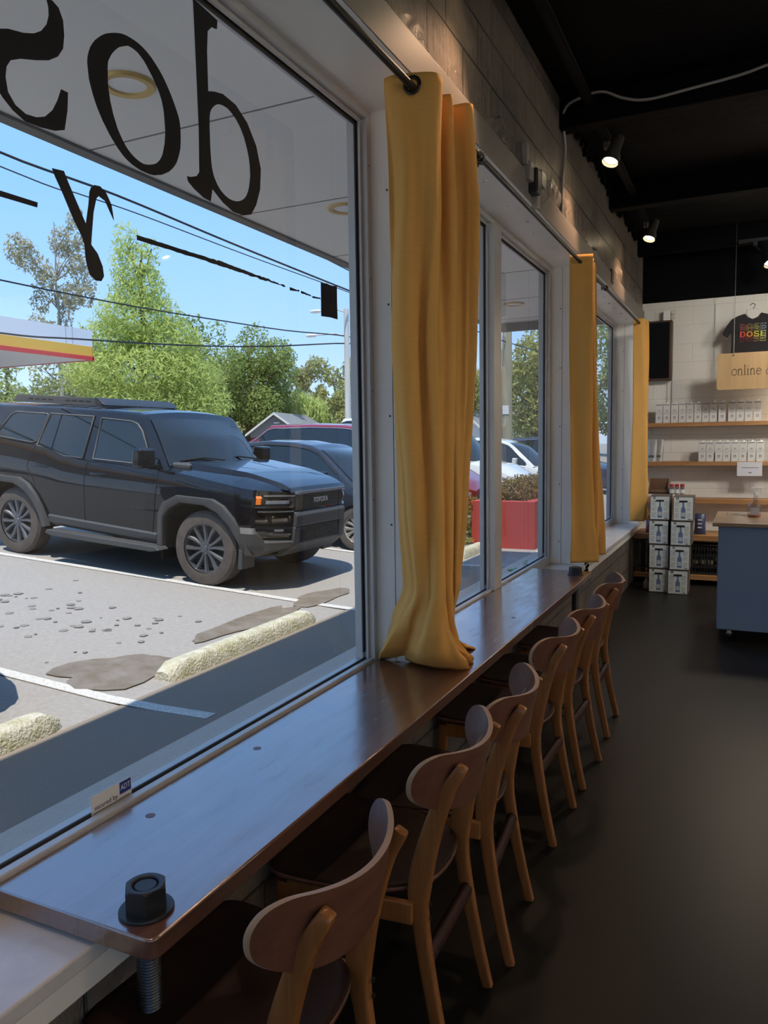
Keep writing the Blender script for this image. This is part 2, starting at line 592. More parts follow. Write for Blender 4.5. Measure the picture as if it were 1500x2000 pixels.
for n_, (x0_, x1_) in ((4, (-.2, 2.6)), (5, (2.9, 5.8))):
    w = empty('window_%d' % n_, (x0_, -4.1, .5))
    w['kind'] = 'structure'
    f_ = MB()
    for a_ in ((0, .05, 0, 2.4), (x1_ - x0_ - .05, x1_ - x0_, 0, 2.4), (.05, x1_ - x0_ - .05, 0, .05), (.05, x1_ - x0_ - .05, 2.35, 2.4), ((x1_ - x0_) / 2 - .025, (x1_ - x0_) / 2 + .025, .05, 2.35)):
        f_.box(a_[0], a_[1], -.04, .04, a_[2], a_[3])
    struct(f_.build('window_frame', alu, w))
    struct(MB().add([(.05, 0, .05), (x1_ - x0_ - .05, 0, .05), (x1_ - x0_ - .05, 0, 2.35), (.05, 0, 2.35)], [(0, 1, 2, 3)]).build('window_pane', glass_sheet('front_glass', (.96, .97, .96), 1.0), w))
struct(bx('ground_front', asphalt, -1.47, 40, -40, -4.2, -.3, -.056))
struct(bx('ceiling', ceil_black, W_OUT - .02, 6.2, -4.2, 9.4, 3.69, 3.9))
for k, y in enumerate([1.2, 3.1, 5.0, 6.88, 8.7]):
    struct(bx('ceiling_beam', ceil_black, W_IN, 6, y, y + .12, 3.50, 3.69, bevel=.004))
# crumbling mortar along the top of the dark wall
b = MB()
r_ = random.Random(2)
for k in range(150):
    y = r_.uniform(5.2, 8.6)
    s_ = r_.uniform(.01, .035)
    M = Matrix.Translation((W_IN + .012, y, 3.68 - abs(r_.gauss(0, .035)))) @ Matrix.Rotation(r_.uniform(0, 3), 4, 'X')
    b.box(-s_ * .5, s_ * .6, -s_, s_, -s_ * .7, s_ * .7, M)
struct(b.build('trim_mortar_crust', ceil_black, bevel=.004))

# rough spalled band above the window boards
ny, nz = 420, 16
rows = []
for i in range(ny + 1):
    y = -1.2 + 10.3 * i / ny
    top_ = 3.07 + .06 * sin(1.7 * y) + .04 * sin(5.1 * y + 1) + .02 * sin(17 * y)
    row = []
    for j in range(nz + 1):
        z = lerp(2.975, top_, j / nz)
        h = sin(9 * y + 4 * sin(3 * y) + 30 * z) * .5 + sin(31 * y + 21 * z + 3 * sin(13 * y)) * .35 + sin(67 * y - 47 * z) * .25
        h = max(0, h) * .016 * (0 if j in (0, nz) else 1)
        row.append((W_IN + h + (.001 if 0 < j < nz else -.002), y, z))
    rows.append(row)
struct(MB().grid(rows).build('wall_left_spalled_band', wall_dark, smooth=30))
# soffit and fascia outside
fasc = mat('fascia_paint', (.20, .19, .18), .6)
struct(bx('canopy_soffit', soffit_m, -2.95, -1.47, -6, 9.3, 3.0, 3.06))
struct(bx('canopy_fascia', fasc, -3.02, -2.95, -6, 9.36, 2.985, 3.9))
struct(bx('canopy_end_fascia', fasc, -2.95, -1.47, 9.3, 9.36, 2.90, 3.9))
struct(bx('canopy_roof', fasc, -3.02, -1.47, -6, 9.36, 3.86, 3.93))
seam = mat('soffit_seam', (.22, .21, .20), .7)
for y in np.arange(-3.2, 9.2, 1.22):
    struct(bx('canopy_seam', seam, -2.95, -1.47, y, y + .008, 2.9975, 3.0))
struct(bx('exterior_wall_upper', white_paint, -1.49, -1.47, -6, 9.3, 2.87, 3.0))
brass = mat('brass_ring', (.66, .46, .17), .35, metal=.2)
lens_m = mat('lamp_lens', (.93, .93, .92), .4)
for k, y in enumerate([.63, 2.465, 4.306, 6.18, 8.05]):
    t = empty('downlight', (-2.287, y, 3.0), ['brass ringed soffit light nearest the front of the canopy', 'brass ringed soffit light seen through the letter o on the glass',
        'brass ringed soffit light seen just left of the first window frame', 'brass ringed soffit light hidden behind the second curtain',
        'small brass ringed soffit light seen through the second window'][k], 'soffit light', 'recessed lights in the canopy soffit')
    MB().lathe([(.075, -.002), (.078, -.012), (.105, -.014), (.112, -.006), (.112, .0)], 32, caps=False).build('ring', brass, t, smooth=50)
    MB().lathe([(.0, -.006), (.04, -.0065), (.076, -.004)], 32, caps=False).build('lens', lens_m, t, smooth=50)
# lower block beyond the shop front
struct(bx('wall_neighbour', mat('neighbour_wall', (.33, .30, .27), .8), -1.47, 3, 9.4, 22, -.2, 3.6))


# ---------------------------------------------------------------- windows
pane_m = glass_sheet('window_glass', (.94, .95, .94), 1.0)
for i, (a, b2) in enumerate(WIN):
    n = i + 1
    w = empty('window_%d' % n, (0, a, 0))
    w['kind'] = 'structure'
    L = b2 - a
    fr = MB()
    X0, X1 = -1.47, -1.38
    fr.box(X0, X1, 0, .05, .60, HEAD).box(X0, X1, L - .035, L, .60, HEAD)
    fr.box(-1.402, X1, .05, L - .035, .605, .668).box(X0, -1.403, .05, L - .035, .605, .656).box(X0, X1, .05, L - .035, 2.815, HEAD)
    if i:
        yc = {1: 4.475, 2: 7.62}[i] - a
        fr.box(X0 + .01, X1 + .012, yc - .075, yc + .075, .656, 2.815)
    struct(fr.build('window_frame', alu, w, bevel=.003))
    bd = MB()
    segs = [(.05, L - .035)] if not i else [(.05, yc - .075), (yc + .075, L - .035)]
    for s0, s1 in segs:
        for x in (-1.413, -1.438):
            bd.box(x, x + .010, s0, s1, .656, .6625).box(x, x + .010, s0, s1, 2.80, 2.815)
            bd.box(x, x + .010, s0, s0 + .014, .6625, 2.80).box(x, x + .010, s1 - .014, s1, .6625, 2.80)
    struct(bd.build('window_bead', alu, w, bevel=.0015))
    gk = MB()
    for s0, s1 in segs:
        gk.box(-1.4275, -1.4225, s0, s1, .656, .666).box(-1.4275, -1.4225, s0, s1, 2.79, 2.815)
        gk.box(-1.4275, -1.4225, s0, s0 + .02, .69, 2.79).box(-1.4275, -1.4225, s1 - .02, s1, .69, 2.79)
    struct(gk.build('window_gasket', alu_dark, w))
    for s0, s1 in segs:
        g = MB().add([(-1.425, s0 + .01, .660), (-1.425, s1 - .01, .660), (-1.425, s1 - .01, 2.81), (-1.425, s0 + .01, 2.81)], [(0, 1, 2, 3)])
        struct(g.build('window_pane', pane_m, w))
    sc_ = MB()
    for zz in np.arange(.75, 2.8, .38):
        sc_.lathe([(.0, 0), (.005, 0), (.004, .002), (0, .003)], 10, (0, 0, 0), 'y', caps=False)
    # jamb boards with their seam, screw dots
    jb = MB()
    jb.box(-1.38, -1.118, L - .004, L + .002, SILL + .02, HEAD)
    jb.box(-1.38, -1.118, -.002, .004, SILL + .02, HEAD)
    struct(jb.build('window_jamb', white_paint, w))
    dots = MB()
    for zz in np.arange(.78, 2.75, .44):
        dots.lathe([(.0045, 0), (.0045, -.0015)], 8, (-1.31, L - .004, zz), 'y')
        dots.lathe([(.003, 0), (.003, .0015)], 8, (-1.38, L - .02, zz + .1), 'x')
    dots.box(-1.297, -1.295, L - .0052, L - .004, SILL + .02, HEAD)
    struct(dots.build('window_screws', alu_dark, w))
    # white soffit of the reveal and fascia board, sill with apron
    struct(MB().box(-1.38, -1.112, -.1, L + .1, HEAD - .006, HEAD + .002).build('window_head', white_paint, w))
    struct(MB().box(-1.395, -1.108, -.15, L + .15, SILL - .015, SILL + .02).build('window_sill', sill_paint, w, bevel=.006, seg=3))
    struct(MB().box(-1.135, -1.116, -.15, L + .15, SILL - .07, SILL - .014).build('window_apron', white_paint, w, bevel=.003))
    # little clear anchors left in the head
    an = MB()
    r_ = random.Random(i + 4)
    for k in range(7):
        yy, xx = .5 + k * .36 + r_.uniform(-.05, .05), -1.22 + r_.uniform(-.03, .03)
        for q in range(3):
            M = Matrix.Translation((xx + r_.uniform(-.008, .008), yy + r_.uniform(-.008, .008), HEAD - .009)) @ Matrix.Rotation(r_.uniform(0, 3), 4, 'Z')
            an.box(-.007, .007, -.003, .003, -.004, .004, M)
    struct(an.build('window_anchor', mat('clear_plastic', (.75, .75, .75), .15, spec=.8), w))
trim_grey = mat('fascia_board_grey', (.20, .185, .17), .5, bump=(20, .1, .003))
struct(bx('trim_1', trim_grey, -1.135, -1.108, -1.4, 9.2, HEAD - .004, 2.985, bevel=.002))
# ---------------------------------------------------------------- table
tb = empty('counter_table', (-1.166, 3.15, 0), 'long narrow reddish walnut counter table bolted along the windows', 'table')
b = MB()
pl_ = []
hx, hy, r = .211, 2.15, .022
for cx, cy, a0 in [(hx - r, hy - r, 0), (-hx + r * .5, hy - r * .5, pi / 2), (-hx + r * .5, -hy + r * .5, pi), (hx - r, -hy + r, 1.5 * pi)]:
    rr = r if cx > 0 else r * .5
    for k in range(7):
        a = a0 + pi / 2 * k / 6
        pl_.append((cx + rr * cos(a), cy + rr * sin(a)))
b.prism(pl_, 'z', .6135, .656)
b.build('tabletop', table_wood, tb, bevel=.005, seg=3)
pg = mat('wood_plug', (.12, .045, .022), .35)
for x, y in [(-.13, -1.78), (-.13, -1.33), (-.12, -.35), (.1, .6)]:
    MB().lathe([(.012, 0), (.012, .0006), (0, .0006)], 16, (x, y, .656)).build('plug', pg, tb)
for nm, (x, y, sc2) in {'near': (-1.034 + 1.166, 1.072 - 3.15, 1), 'far': (-1.034 + 1.166, 5.13 - 3.15, 1)}.items():
    prof = []
    z = .004
    while z < .61:
        prof += [(.0205, z), (.0235, z + .0022), (.0235, z + .0038), (.0205, z + .006)]
        z += .0062
    rod = MB().lathe(prof, 24, (x, y, 0)).build('threaded_leg', mat('dark_steel', (.05, .055, .065), .32, metal=.85), tb, smooth=60)
    MB().lathe([(.05, 0), (.05, .006), (.028, .008)], 32, (x, y, 0)).build('foot_flange', mat('gunmetal', (.035, .04, .047), .42, metal=.5), tb, smooth=40)
    MB().lathe([(.0515, .656), (.0525, .658), (.0525, .661), (.051, .663), (.02, .663)], 40, (x, y, 0)).build('washer', MATS['gunmetal'], tb, smooth=40)
    nb = MB()
    a0 = radians(12)
    R = .0425
    hexp = lambda rr, zz, n=48: [(x + rr(k, n) * cos(2 * pi * k / n + a0), y + rr(k, n) * sin(2 * pi * k / n + a0), zz) for k in range(n)]
    def hexr(k, n, R=R, cap=9):
        a = (2 * pi * k / n) % (pi / 3) - pi / 6
        return min(R * cos(pi / 6) / cos(a), cap)
    rows = [hexp(hexr, .663), hexp(hexr, .706), hexp(lambda k, n: hexr(k, n, R, .0395), .7085), hexp(lambda k, n: .0365, .7105),
            hexp(lambda k, n: .0275, .7105), hexp(lambda k, n: .0250, .7085), hexp(lambda k, n: .0238, .701), hexp(lambda k, n: .0220, .701),
            hexp(lambda k, n: .0215, .7055), hexp(lambda k, n: .0205, .7072), hexp(lambda k, n: .001, .7072)]
    nb.grid(rows, closed_v=True)
    nb.build('hex_nut', MATS['gunmetal'], tb, smooth=28)

# ---------------------------------------------------------------- chairs   local +x = away from the table, y along the table, origin on the floor between the rear feet
def profile_bar(mb, pts, wx, wy, y0, y1):
    """leg with rounded rectangular section: pts (x,z) centre line, wx list depth along x, wy thickness"""
    rows = []
    n = len(pts)
    for i, (x, z) in enumerate(pts):
        px, pz = pts[max(i - 1, 0)]
        qx, qz = pts[min(i + 1, n - 1)]
        d = Vector((qx - px, 0, qz - pz)).normalized()
        nx = Vector((d.z, 0, -d.x))
        t = i / (n - 1)
        y = lerp(y0, y1, t)
        hx_, hy_ = wx[i] / 2, wy[i] / 2
        row = []
        for k in range(16):
            a = 2 * pi * k / 16 + pi / 16
            ca, sa = cos(a), sin(a)
            e = .42
            u = hx_ * (abs(ca) ** e) * (1 if ca > 0 else -1)
            v = hy_ * (abs(sa) ** e) * (1 if sa > 0 else -1)
            p = Vector((x, y, z)) + nx * u
            row.append((p.x, p.y + v, p.z))
        rows.append(row)
    o = len(mb.v)
    mb.grid(rows, closed_v=True)
    mb.f.append(tuple(o + k for k in range(15, -1, -1)))
    e = o + (len(rows) - 1) * 16
    mb.f.append(tuple(e + k for k in range(16)))
def back_x(y): return .045 - .120 * (abs(y) / .25) ** 2.1 * 1.0
def make_chair():
    t = empty('dining_chair', (0, 0, 0))
    for s in (-1, 1):
        b = MB()
        pts = smooth_open([(0, 0), (-.030, .13), (-.058, .28), (-.074, .40), (-.076, .46), (-.062, .54), (-.034, .64), (-.004, .72), (.026, .770), (.034, .785)], 3)
        n = len(pts)
        prof_x = [(0, .030), (.3, .040), (.42, .056), (.5, .060), (.62, .050), (.8, .036), (.93, .028), (.985, .024), (1, .010)]
        prof_y = [(0, .024), (.45, .032), (.7, .030), (.9, .028), (.985, .022), (1, .010)]
        profile_bar(b, pts, [interp(prof_x, i / (n - 1)) for i in range(n)], [interp(prof_y, i / (n - 1)) for i in range(n)], s * .172, s * .147)
        leg = b.build('leg', chair_wood, t, smooth=50)
        for z in (.395, .43):
            MB().lathe([(.0, .0), (.0055, 0), (.0055, .004), (0, .004)], 10, (-.074 + .027, s * .166, z), 'x', caps=False).build('screw', black_metal, leg)
        b = MB()
        pts = [(-.475, 0), (-.462, .12), (-.445, .30), (-.435, .425)]
        profile_bar(b, pts, [.022, .028, .036, .042], [.022, .027, .031, .033], s * .218, s * .196)
        b.build('leg', chair_wood, t, smooth=50)
        b = MB()
        b.box(-.425, -.085, -.0105, .0105, -.027, .027, Matrix.Translation((0, s * .178, .408)) @ Matrix.Rotation(-s * .06, 4, 'Z'))
        b.build('side_rail', chair_wood, t, bevel=.004)
    MB().box(-.45, -.425, -.19, .19, .385, .432).build('front_rail', chair_wood, t, bevel=.004)
    b = MB()
    b.tube([(-.057, -.160, .285), (-.057, .160, .285)], .0165, 12)
    b.v = [(x * 1 + (0), y, .285 + (z - .285) * 1.45) for x, y, z in b.v]
    b.build('stretcher', stretch_dark, t, smooth=50)
    # seat: wide rounded front, narrower rounded back
    half = [(-.052, 0), (-.056, .055), (-.068, .105), (-.096, .143), (-.145, .178), (-.22, .208), (-.33, .228), (-.41, .234), (-.455, .225), (-.482, .195), (-.494, .12), (-.497, 0)]
    ol = half + [(x, -y) for x, y in half[-2:0:-1]]
    ol = smooth_closed([(x, y) for x, y in ol], 4)
    rows = []
    def seatz(x, y): return .452 + .012 * ((x + .26) / .24) ** 2 * (1 if x > -.26 else .6) + .22 * y * y
    for f in (0.001, .3, .55, .75, .9, 1):
        rows.append([((x + .26) * f - .26, y * f, seatz((x + .26) * f - .26, y * f)) for x, y in ol])
    top = MB().grid(rows, closed_v=True)
    top.build('seat', seat_dark, t, smooth=50, solid=.004)
    rows = []
    for f in (1.002, .5, .001):
        rows.append([((x + .26) * f - .26, y * f, seatz((x + .26) * f - .26, y * f) - .0045) for x, y in ol])
    MB().grid(rows, closed_v=True).build('seat_shell', chair_ply, t, smooth=50, solid=.011)
    # backrest: bent plywood with rounded wing ends
    ol = []
    oh = [(0, .800), (.08, .804), (.145, .812), (.19, .816), (.222, .803), (.238, .777), (.241, .747), (.231, .715), (.203, .690), (.16, .670), (.09, .655), (0, .650)]
    pts = oh + [(-y, z) for y, z in oh[-2:0:-1]]
    pts = smooth_closed(pts, 4)
    def bp(y, z, off=0.0):
        return (back_x(y) + (z - .70) * .20 * 1.0 + off - .018, y * (1 - .06 * (abs(y) / .25) ** 3), z)
    rows = []
    for f in (.001, .2, .4, .6, .8, .93, 1):
        rows.append([(y * f, .735 + (z - .735) * f) for y, z in pts])
    shell = MB()
    n = len(pts)
    fr_ = [[bp(y, z, -.0065) for y, z in r] for r in rows]
    bk_ = [[bp(y, z, .0065) for y, z in r] for r in rows]
    shell.grid(fr_, closed_v=True)
    shell.grid(bk_, closed_v=True)
    shell.build('backrest', chair_ply, t, smooth=60)
    ed = MB()
    ed.grid([fr_[-1], [bp(y * 1.006, z + (z - .735) * .006, 0) for y, z in rows[-1]], bk_[-1]], closed_v=True)
    ed.build('backrest_edge', ply_edge, t, smooth=80)
    return t
chair0 = make_chair()
CH = [(-.640, 1.185, .00, 'walnut dining chair nearest the camera, its back wings wide across the table end'),
      (-.634, 1.812, .03, 'second walnut dining chair from the near end, its brown seat back showing'),
      (-.622, 2.268, .09, 'third walnut dining chair from the near end, set close beside the second one'),
      (-.642, 2.990, -.02, 'fourth walnut dining chair along the table, just past the first curtain foot'),
      (-.630, 3.525, -.03, 'second to last walnut dining chair along the table, before the last one'),
      (-.640, 4.190, .02, 'farthest walnut dining chair, at the far end of the table')]
kids_ = {}
for c in bpy.data.objects:
    if c.parent: kids_.setdefault(c.parent.name, []).append(c)
for i, (x, y, rz, lb) in enumerate(CH):
    c = chair0 if i == 0 else copy_tree(chair0, None, kids_)
    c.location = (x, y, 0)
    c.rotation_euler = (0, 0, rz)
    tag(c, lb, 'chair', 'walnut dining chairs in a row at the window table')

# ---------------------------------------------------------------- curtains and rods
rod_m = mat('curtain_rod_black', (.01, .011, .013), .45)
def rod(y0, y1, label):
    t = empty('curtain_rod', (-1.05, y0, 2.737), label, 'curtain rod', 'black curtain rods above the windows')
    MB().tube([(0, 0, 0), (0, y1 - y0, 0)], .0125, 14).build('pole', rod_m, t, smooth=60)
    for yy in (.12, y1 - y0 - .12):
        MB().tube([(-.058, yy, .03), (-.03, yy, .02), (0, yy, .0)], .005, 8).build('bracket', rod_m, t, smooth=60)
        MB().lathe([(.018, 0), (.018, .004), (.006, .006)], 14, (-.058, yy, .03), 'x').build('bracket_plate', rod_m, t, smooth=40)
    for yy, d in ((0, -1), (y1 - y0, 1)):
        MB().lathe([(.0125, 0), (.02, .01 * d), (.022, .022 * d), (.014, .036 * d), (0, .04 * d)], 14, (0, yy, 0), 'y', caps=False).build('finial', rod_m, t, smooth=60)
rod(-.9, 3.13, 'black curtain rod over the first and largest window')
rod(3.2, 6.25, 'black curtain rod over the second window, one bracket hanging loose')
rod(6.32, 9.1, 'black curtain rod over the last window by the back wall')
def curtain(name, secs, label, rings, nfold=7, seed=0, hem=True):
    """secs: list of (z, [(x,y)...]) cross sections from top to bottom, all same point count"""
    t = empty(name, (secs[0][1][0][0], secs[0][1][0][1], secs[0][0]), label, 'curtain', 'mustard yellow curtains')
    o = Vector(t.location)
    r_ = random.Random(seed)
    S = [(z, smooth_open(p, nfold)) for z, p in secs]
    q_ = 1.0 / nfold
    zs = [s[0] for s in S]
    n = len(S[0][1])
    rows = []
    NZ = 90
    ph = [r_.uniform(0, 6.28) for _ in range(6)]
    for i in range(NZ + 1):
        tt = i / NZ
        z = lerp(zs[0], zs[-1], tt)
        for k in range(len(zs) - 1):
            if zs[k] >= z >= zs[k + 1] - 1e-6: break
        f = (zs[k] - z) / (zs[k] - zs[k + 1])
        f = f * f * (3 - 2 * f) * .5 + f * .5
        row = []
        for j in range(n):
            x = lerp(S[k][1][j][0], S[k + 1][1][j][0], f)
            y = lerp(S[k][1][j][1], S[k + 1][1][j][1], f)
            j0, j1 = max(j - 2, 0), min(j + 2, n - 1)
            tx = lerp(S[k][1][j1][0], S[k + 1][1][j1][0], f) - lerp(S[k][1][j0][0], S[k + 1][1][j0][0], f)
            ty = lerp(S[k][1][j1][1], S[k + 1][1][j1][1], f) - lerp(S[k][1][j0][1], S[k + 1][1][j0][1], f)
            tl = max(sqrt(tx * tx + ty * ty), 1e-5)
            s_ = j * q_
            g_ = min(1, tt * 5) * (1 if tt < .9 else max(.35, 1 - (tt - .9) * 6.5))
            am = 1.3 * (.011 * sin(3.3 * s_ + .9 * z + ph[0]) + .006 * abs(sin(2.1 * s_ - 1.1 * z + ph[1])) + .004 * sin(7.1 * s_ + .8 * z + ph[3])) * g_
            w, w2 = am * ty / tl, -am * tx / tl
            zz = z
            row.append((x + w - o.x, y + w2 - o.y, zz - o.z))
        rows.append(row)
    MB().grid(rows).build('cloth', curtain_m, t, smooth=180, solid=.0022, off=0)
    for (x, y, rz, lab) in rings:
        g = MB()
        M = Matrix.Translation((x - o.x, y - o.y, 2.737 - o.z)) @ Matrix.Rotation(rz, 4, 'Z')
        rr = []
        for k in range(28):
            a = 2 * pi * k / 28
            rr.append([M @ Vector(((.025 + .007 * cos(q)) * cos(a), .0035 * sin(q), (.025 + .007 * cos(q)) * sin(a))) for q in np.linspace(0, 2 * pi, 9)[:-1]])
        g.grid([[tuple(v) for v in r] for r in rr], closed_u=True, closed_v=True)
        g.build('grommet', mat('grommet_bronze', (.05, .035, .03), .3, metal=.7), t, smooth=60)
    return t
# first curtain: gathered at the pier, its foot spread on the table
c1 = [
 (2.785, [(-1.155, 2.47), (-1.12, 2.46), (-1.05, 2.475), (-.99, 2.50), (-.975, 2.54), (-1.0, 2.60), (-1.08, 2.60), (-1.10, 2.64), (-1.04, 2.67), (-.99, 2.685), (-1.03, 2.74), (-1.095, 2.72), (-1.10, 2.77), (-1.03, 2.77), (-.965, 2.775), (-.955, 2.81), (-1.02, 2.86)]),
 (2.45, [(-1.135, 2.46), (-1.09, 2.45), (-1.04, 2.47), (-1.00, 2.49), (-.985, 2.53), (-1.01, 2.59), (-1.07, 2.60), (-1.09, 2.64), (-1.04, 2.67), (-.99, 2.69), (-1.02, 2.73), (-1.08, 2.73), (-1.09, 2.77), (-1.03, 2.78), (-.965, 2.785), (-.955, 2.82), (-1.02, 2.87)]),
 (1.9, [(-1.13, 2.48), (-1.12, 2.43), (-1.05, 2.45), (-1.03, 2.50), (-.99, 2.51), (-1.03, 2.58), (-1.07, 2.59), (-1.08, 2.64), (-1.02, 2.65), (-1.0, 2.70), (-1.05, 2.74), (-1.08, 2.75), (-1.06, 2.79), (-1.02, 2.78), (-.975, 2.79), (-.97, 2.83), (-1.03, 2.88)]),
 (1.3, [(-1.14, 2.56), (-1.11, 2.49), (-1.05, 2.50), (-1.02, 2.52), (-.985, 2.55), (-1.02, 2.59), (-1.06, 2.61), (-1.08, 2.635), (-1.03, 2.65), (-1.01, 2.68), (-1.04, 2.71), (-1.07, 2.72), (-1.05, 2.745), (-1.01, 2.75), (-.99, 2.77), (-.995, 2.79), (-1.05, 2.83)]),
 (1.0, [(-1.17, 2.67), (-1.13, 2.60), (-1.07, 2.58), (-1.04, 2.56), (-1.00, 2.58), (-1.01, 2.62), (-1.06, 2.65), (-1.08, 2.67), (-1.04, 2.68), (-1.02, 2.71), (-1.05, 2.73), (-1.07, 2.74), (-1.05, 2.76), (-1.03, 2.77), (-1.02, 2.785), (-1.03, 2.80), (-1.08, 2.84)]),
 (.86, [(-1.25, 2.74), (-1.21, 2.64), (-1.15, 2.66), (-1.09, 2.60), (-1.03, 2.60), (-1.01, 2.65), (-1.05, 2.69), (-1.08, 2.71), (-1.05, 2.73), (-1.03, 2.76), (-1.07, 2.79), (-1.09, 2.80), (-1.08, 2.82), (-1.07, 2.825), (-1.07, 2.84), (-1.08, 2.86), (-1.13, 2.90)]),
 (.75, [(-1.32, 2.82), (-1.29, 2.69), (-1.21, 2.74), (-1.15, 2.66), (-1.06, 2.64), (-1.00, 2.70), (-1.02, 2.75), (-1.06, 2.79), (-1.04, 2.81), (-1.04, 2.86), (-1.08, 2.89), (-1.11, 2.91), (-1.10, 2.93), (-1.09, 2.93), (-1.10, 2.95), (-1.12, 2.98), (-1.17, 3.02)]),
 (.69, [(-1.355, 2.87), (-1.345, 2.75), (-1.26, 2.81), (-1.20, 2.75), (-1.09, 2.71), (-.995, 2.75), (-.99, 2.80), (-1.02, 2.85), (-1.01, 2.88), (-1.03, 2.93), (-1.08, 2.96), (-1.11, 2.99), (-1.10, 3.01), (-1.09, 3.02), (-1.10, 3.05), (-1.13, 3.08), (-1.18, 3.12)]),
 (.658, [(-1.37, 2.90), (-1.368, 2.80), (-1.30, 2.86), (-1.25, 2.82), (-1.13, 2.79), (-1.03, 2.78), (-.99, 2.82), (-1.01, 2.87), (-1.0, 2.91), (-1.02, 2.98), (-1.07, 3.03), (-1.10, 3.07), (-1.08, 3.10), (-1.06, 3.10), (-1.08, 3.14), (-1.13, 3.17), (-1.19, 3.20)]),
]
curtain('curtain', c1, 'large mustard curtain in front, its foot spread on the walnut table', [(-1.045, 2.455, 0.1, ''), (-1.05, 2.735, .3, '')], seed=1)
def simple_sec(y0, w, z, sq, seed, xo=-1.05):
    r_ = random.Random(seed)
    pts = []
    n = 13
    for k in range(n):
        t = k / (n - 1)
        a = [-.055, .05, .06, -.04, -.05, .045, .04, -.045, -.05, .04, .045, -.04, .03][k]
        pts.append((xo + a * (1 + .3 * sin(k + seed)) * sq, y0 + w * t + .012 * sin(k * 1.7 + seed)))
    return (z, pts)
c2 = [simple_sec(5.27, .42, 2.785, 1.0, 1), simple_sec(5.27, .45, 2.2, .95, 2), simple_sec(5.30, .52, 1.5, 1.0, 3, -1.05), simple_sec(5.36, .58, 1.0, 1.2, 4, -1.06), simple_sec(5.42, .60, .69, 1.5, 5, -1.07)]
curtain('curtain', c2, 'mustard curtain in the middle, its hem just above the white sill', [(-1.05, 5.30, .15, ''), (-1.05, 5.45, .3, '')], seed=4)
c3 = [simple_sec(8.30, .42, 2.785, 1.0, 3), simple_sec(8.32, .46, 1.8, 1.0, 6), simple_sec(8.34, .50, 1.0, 1.1, 7), simple_sec(8.36, .5, .70, 1.2, 9)]
curtain('curtain', c3, 'mustard curtain farthest back, beside the shelves', [(-1.05, 8.33, .15, '')], seed=9)

# ---------------------------------------------------------------- lettering on the glass

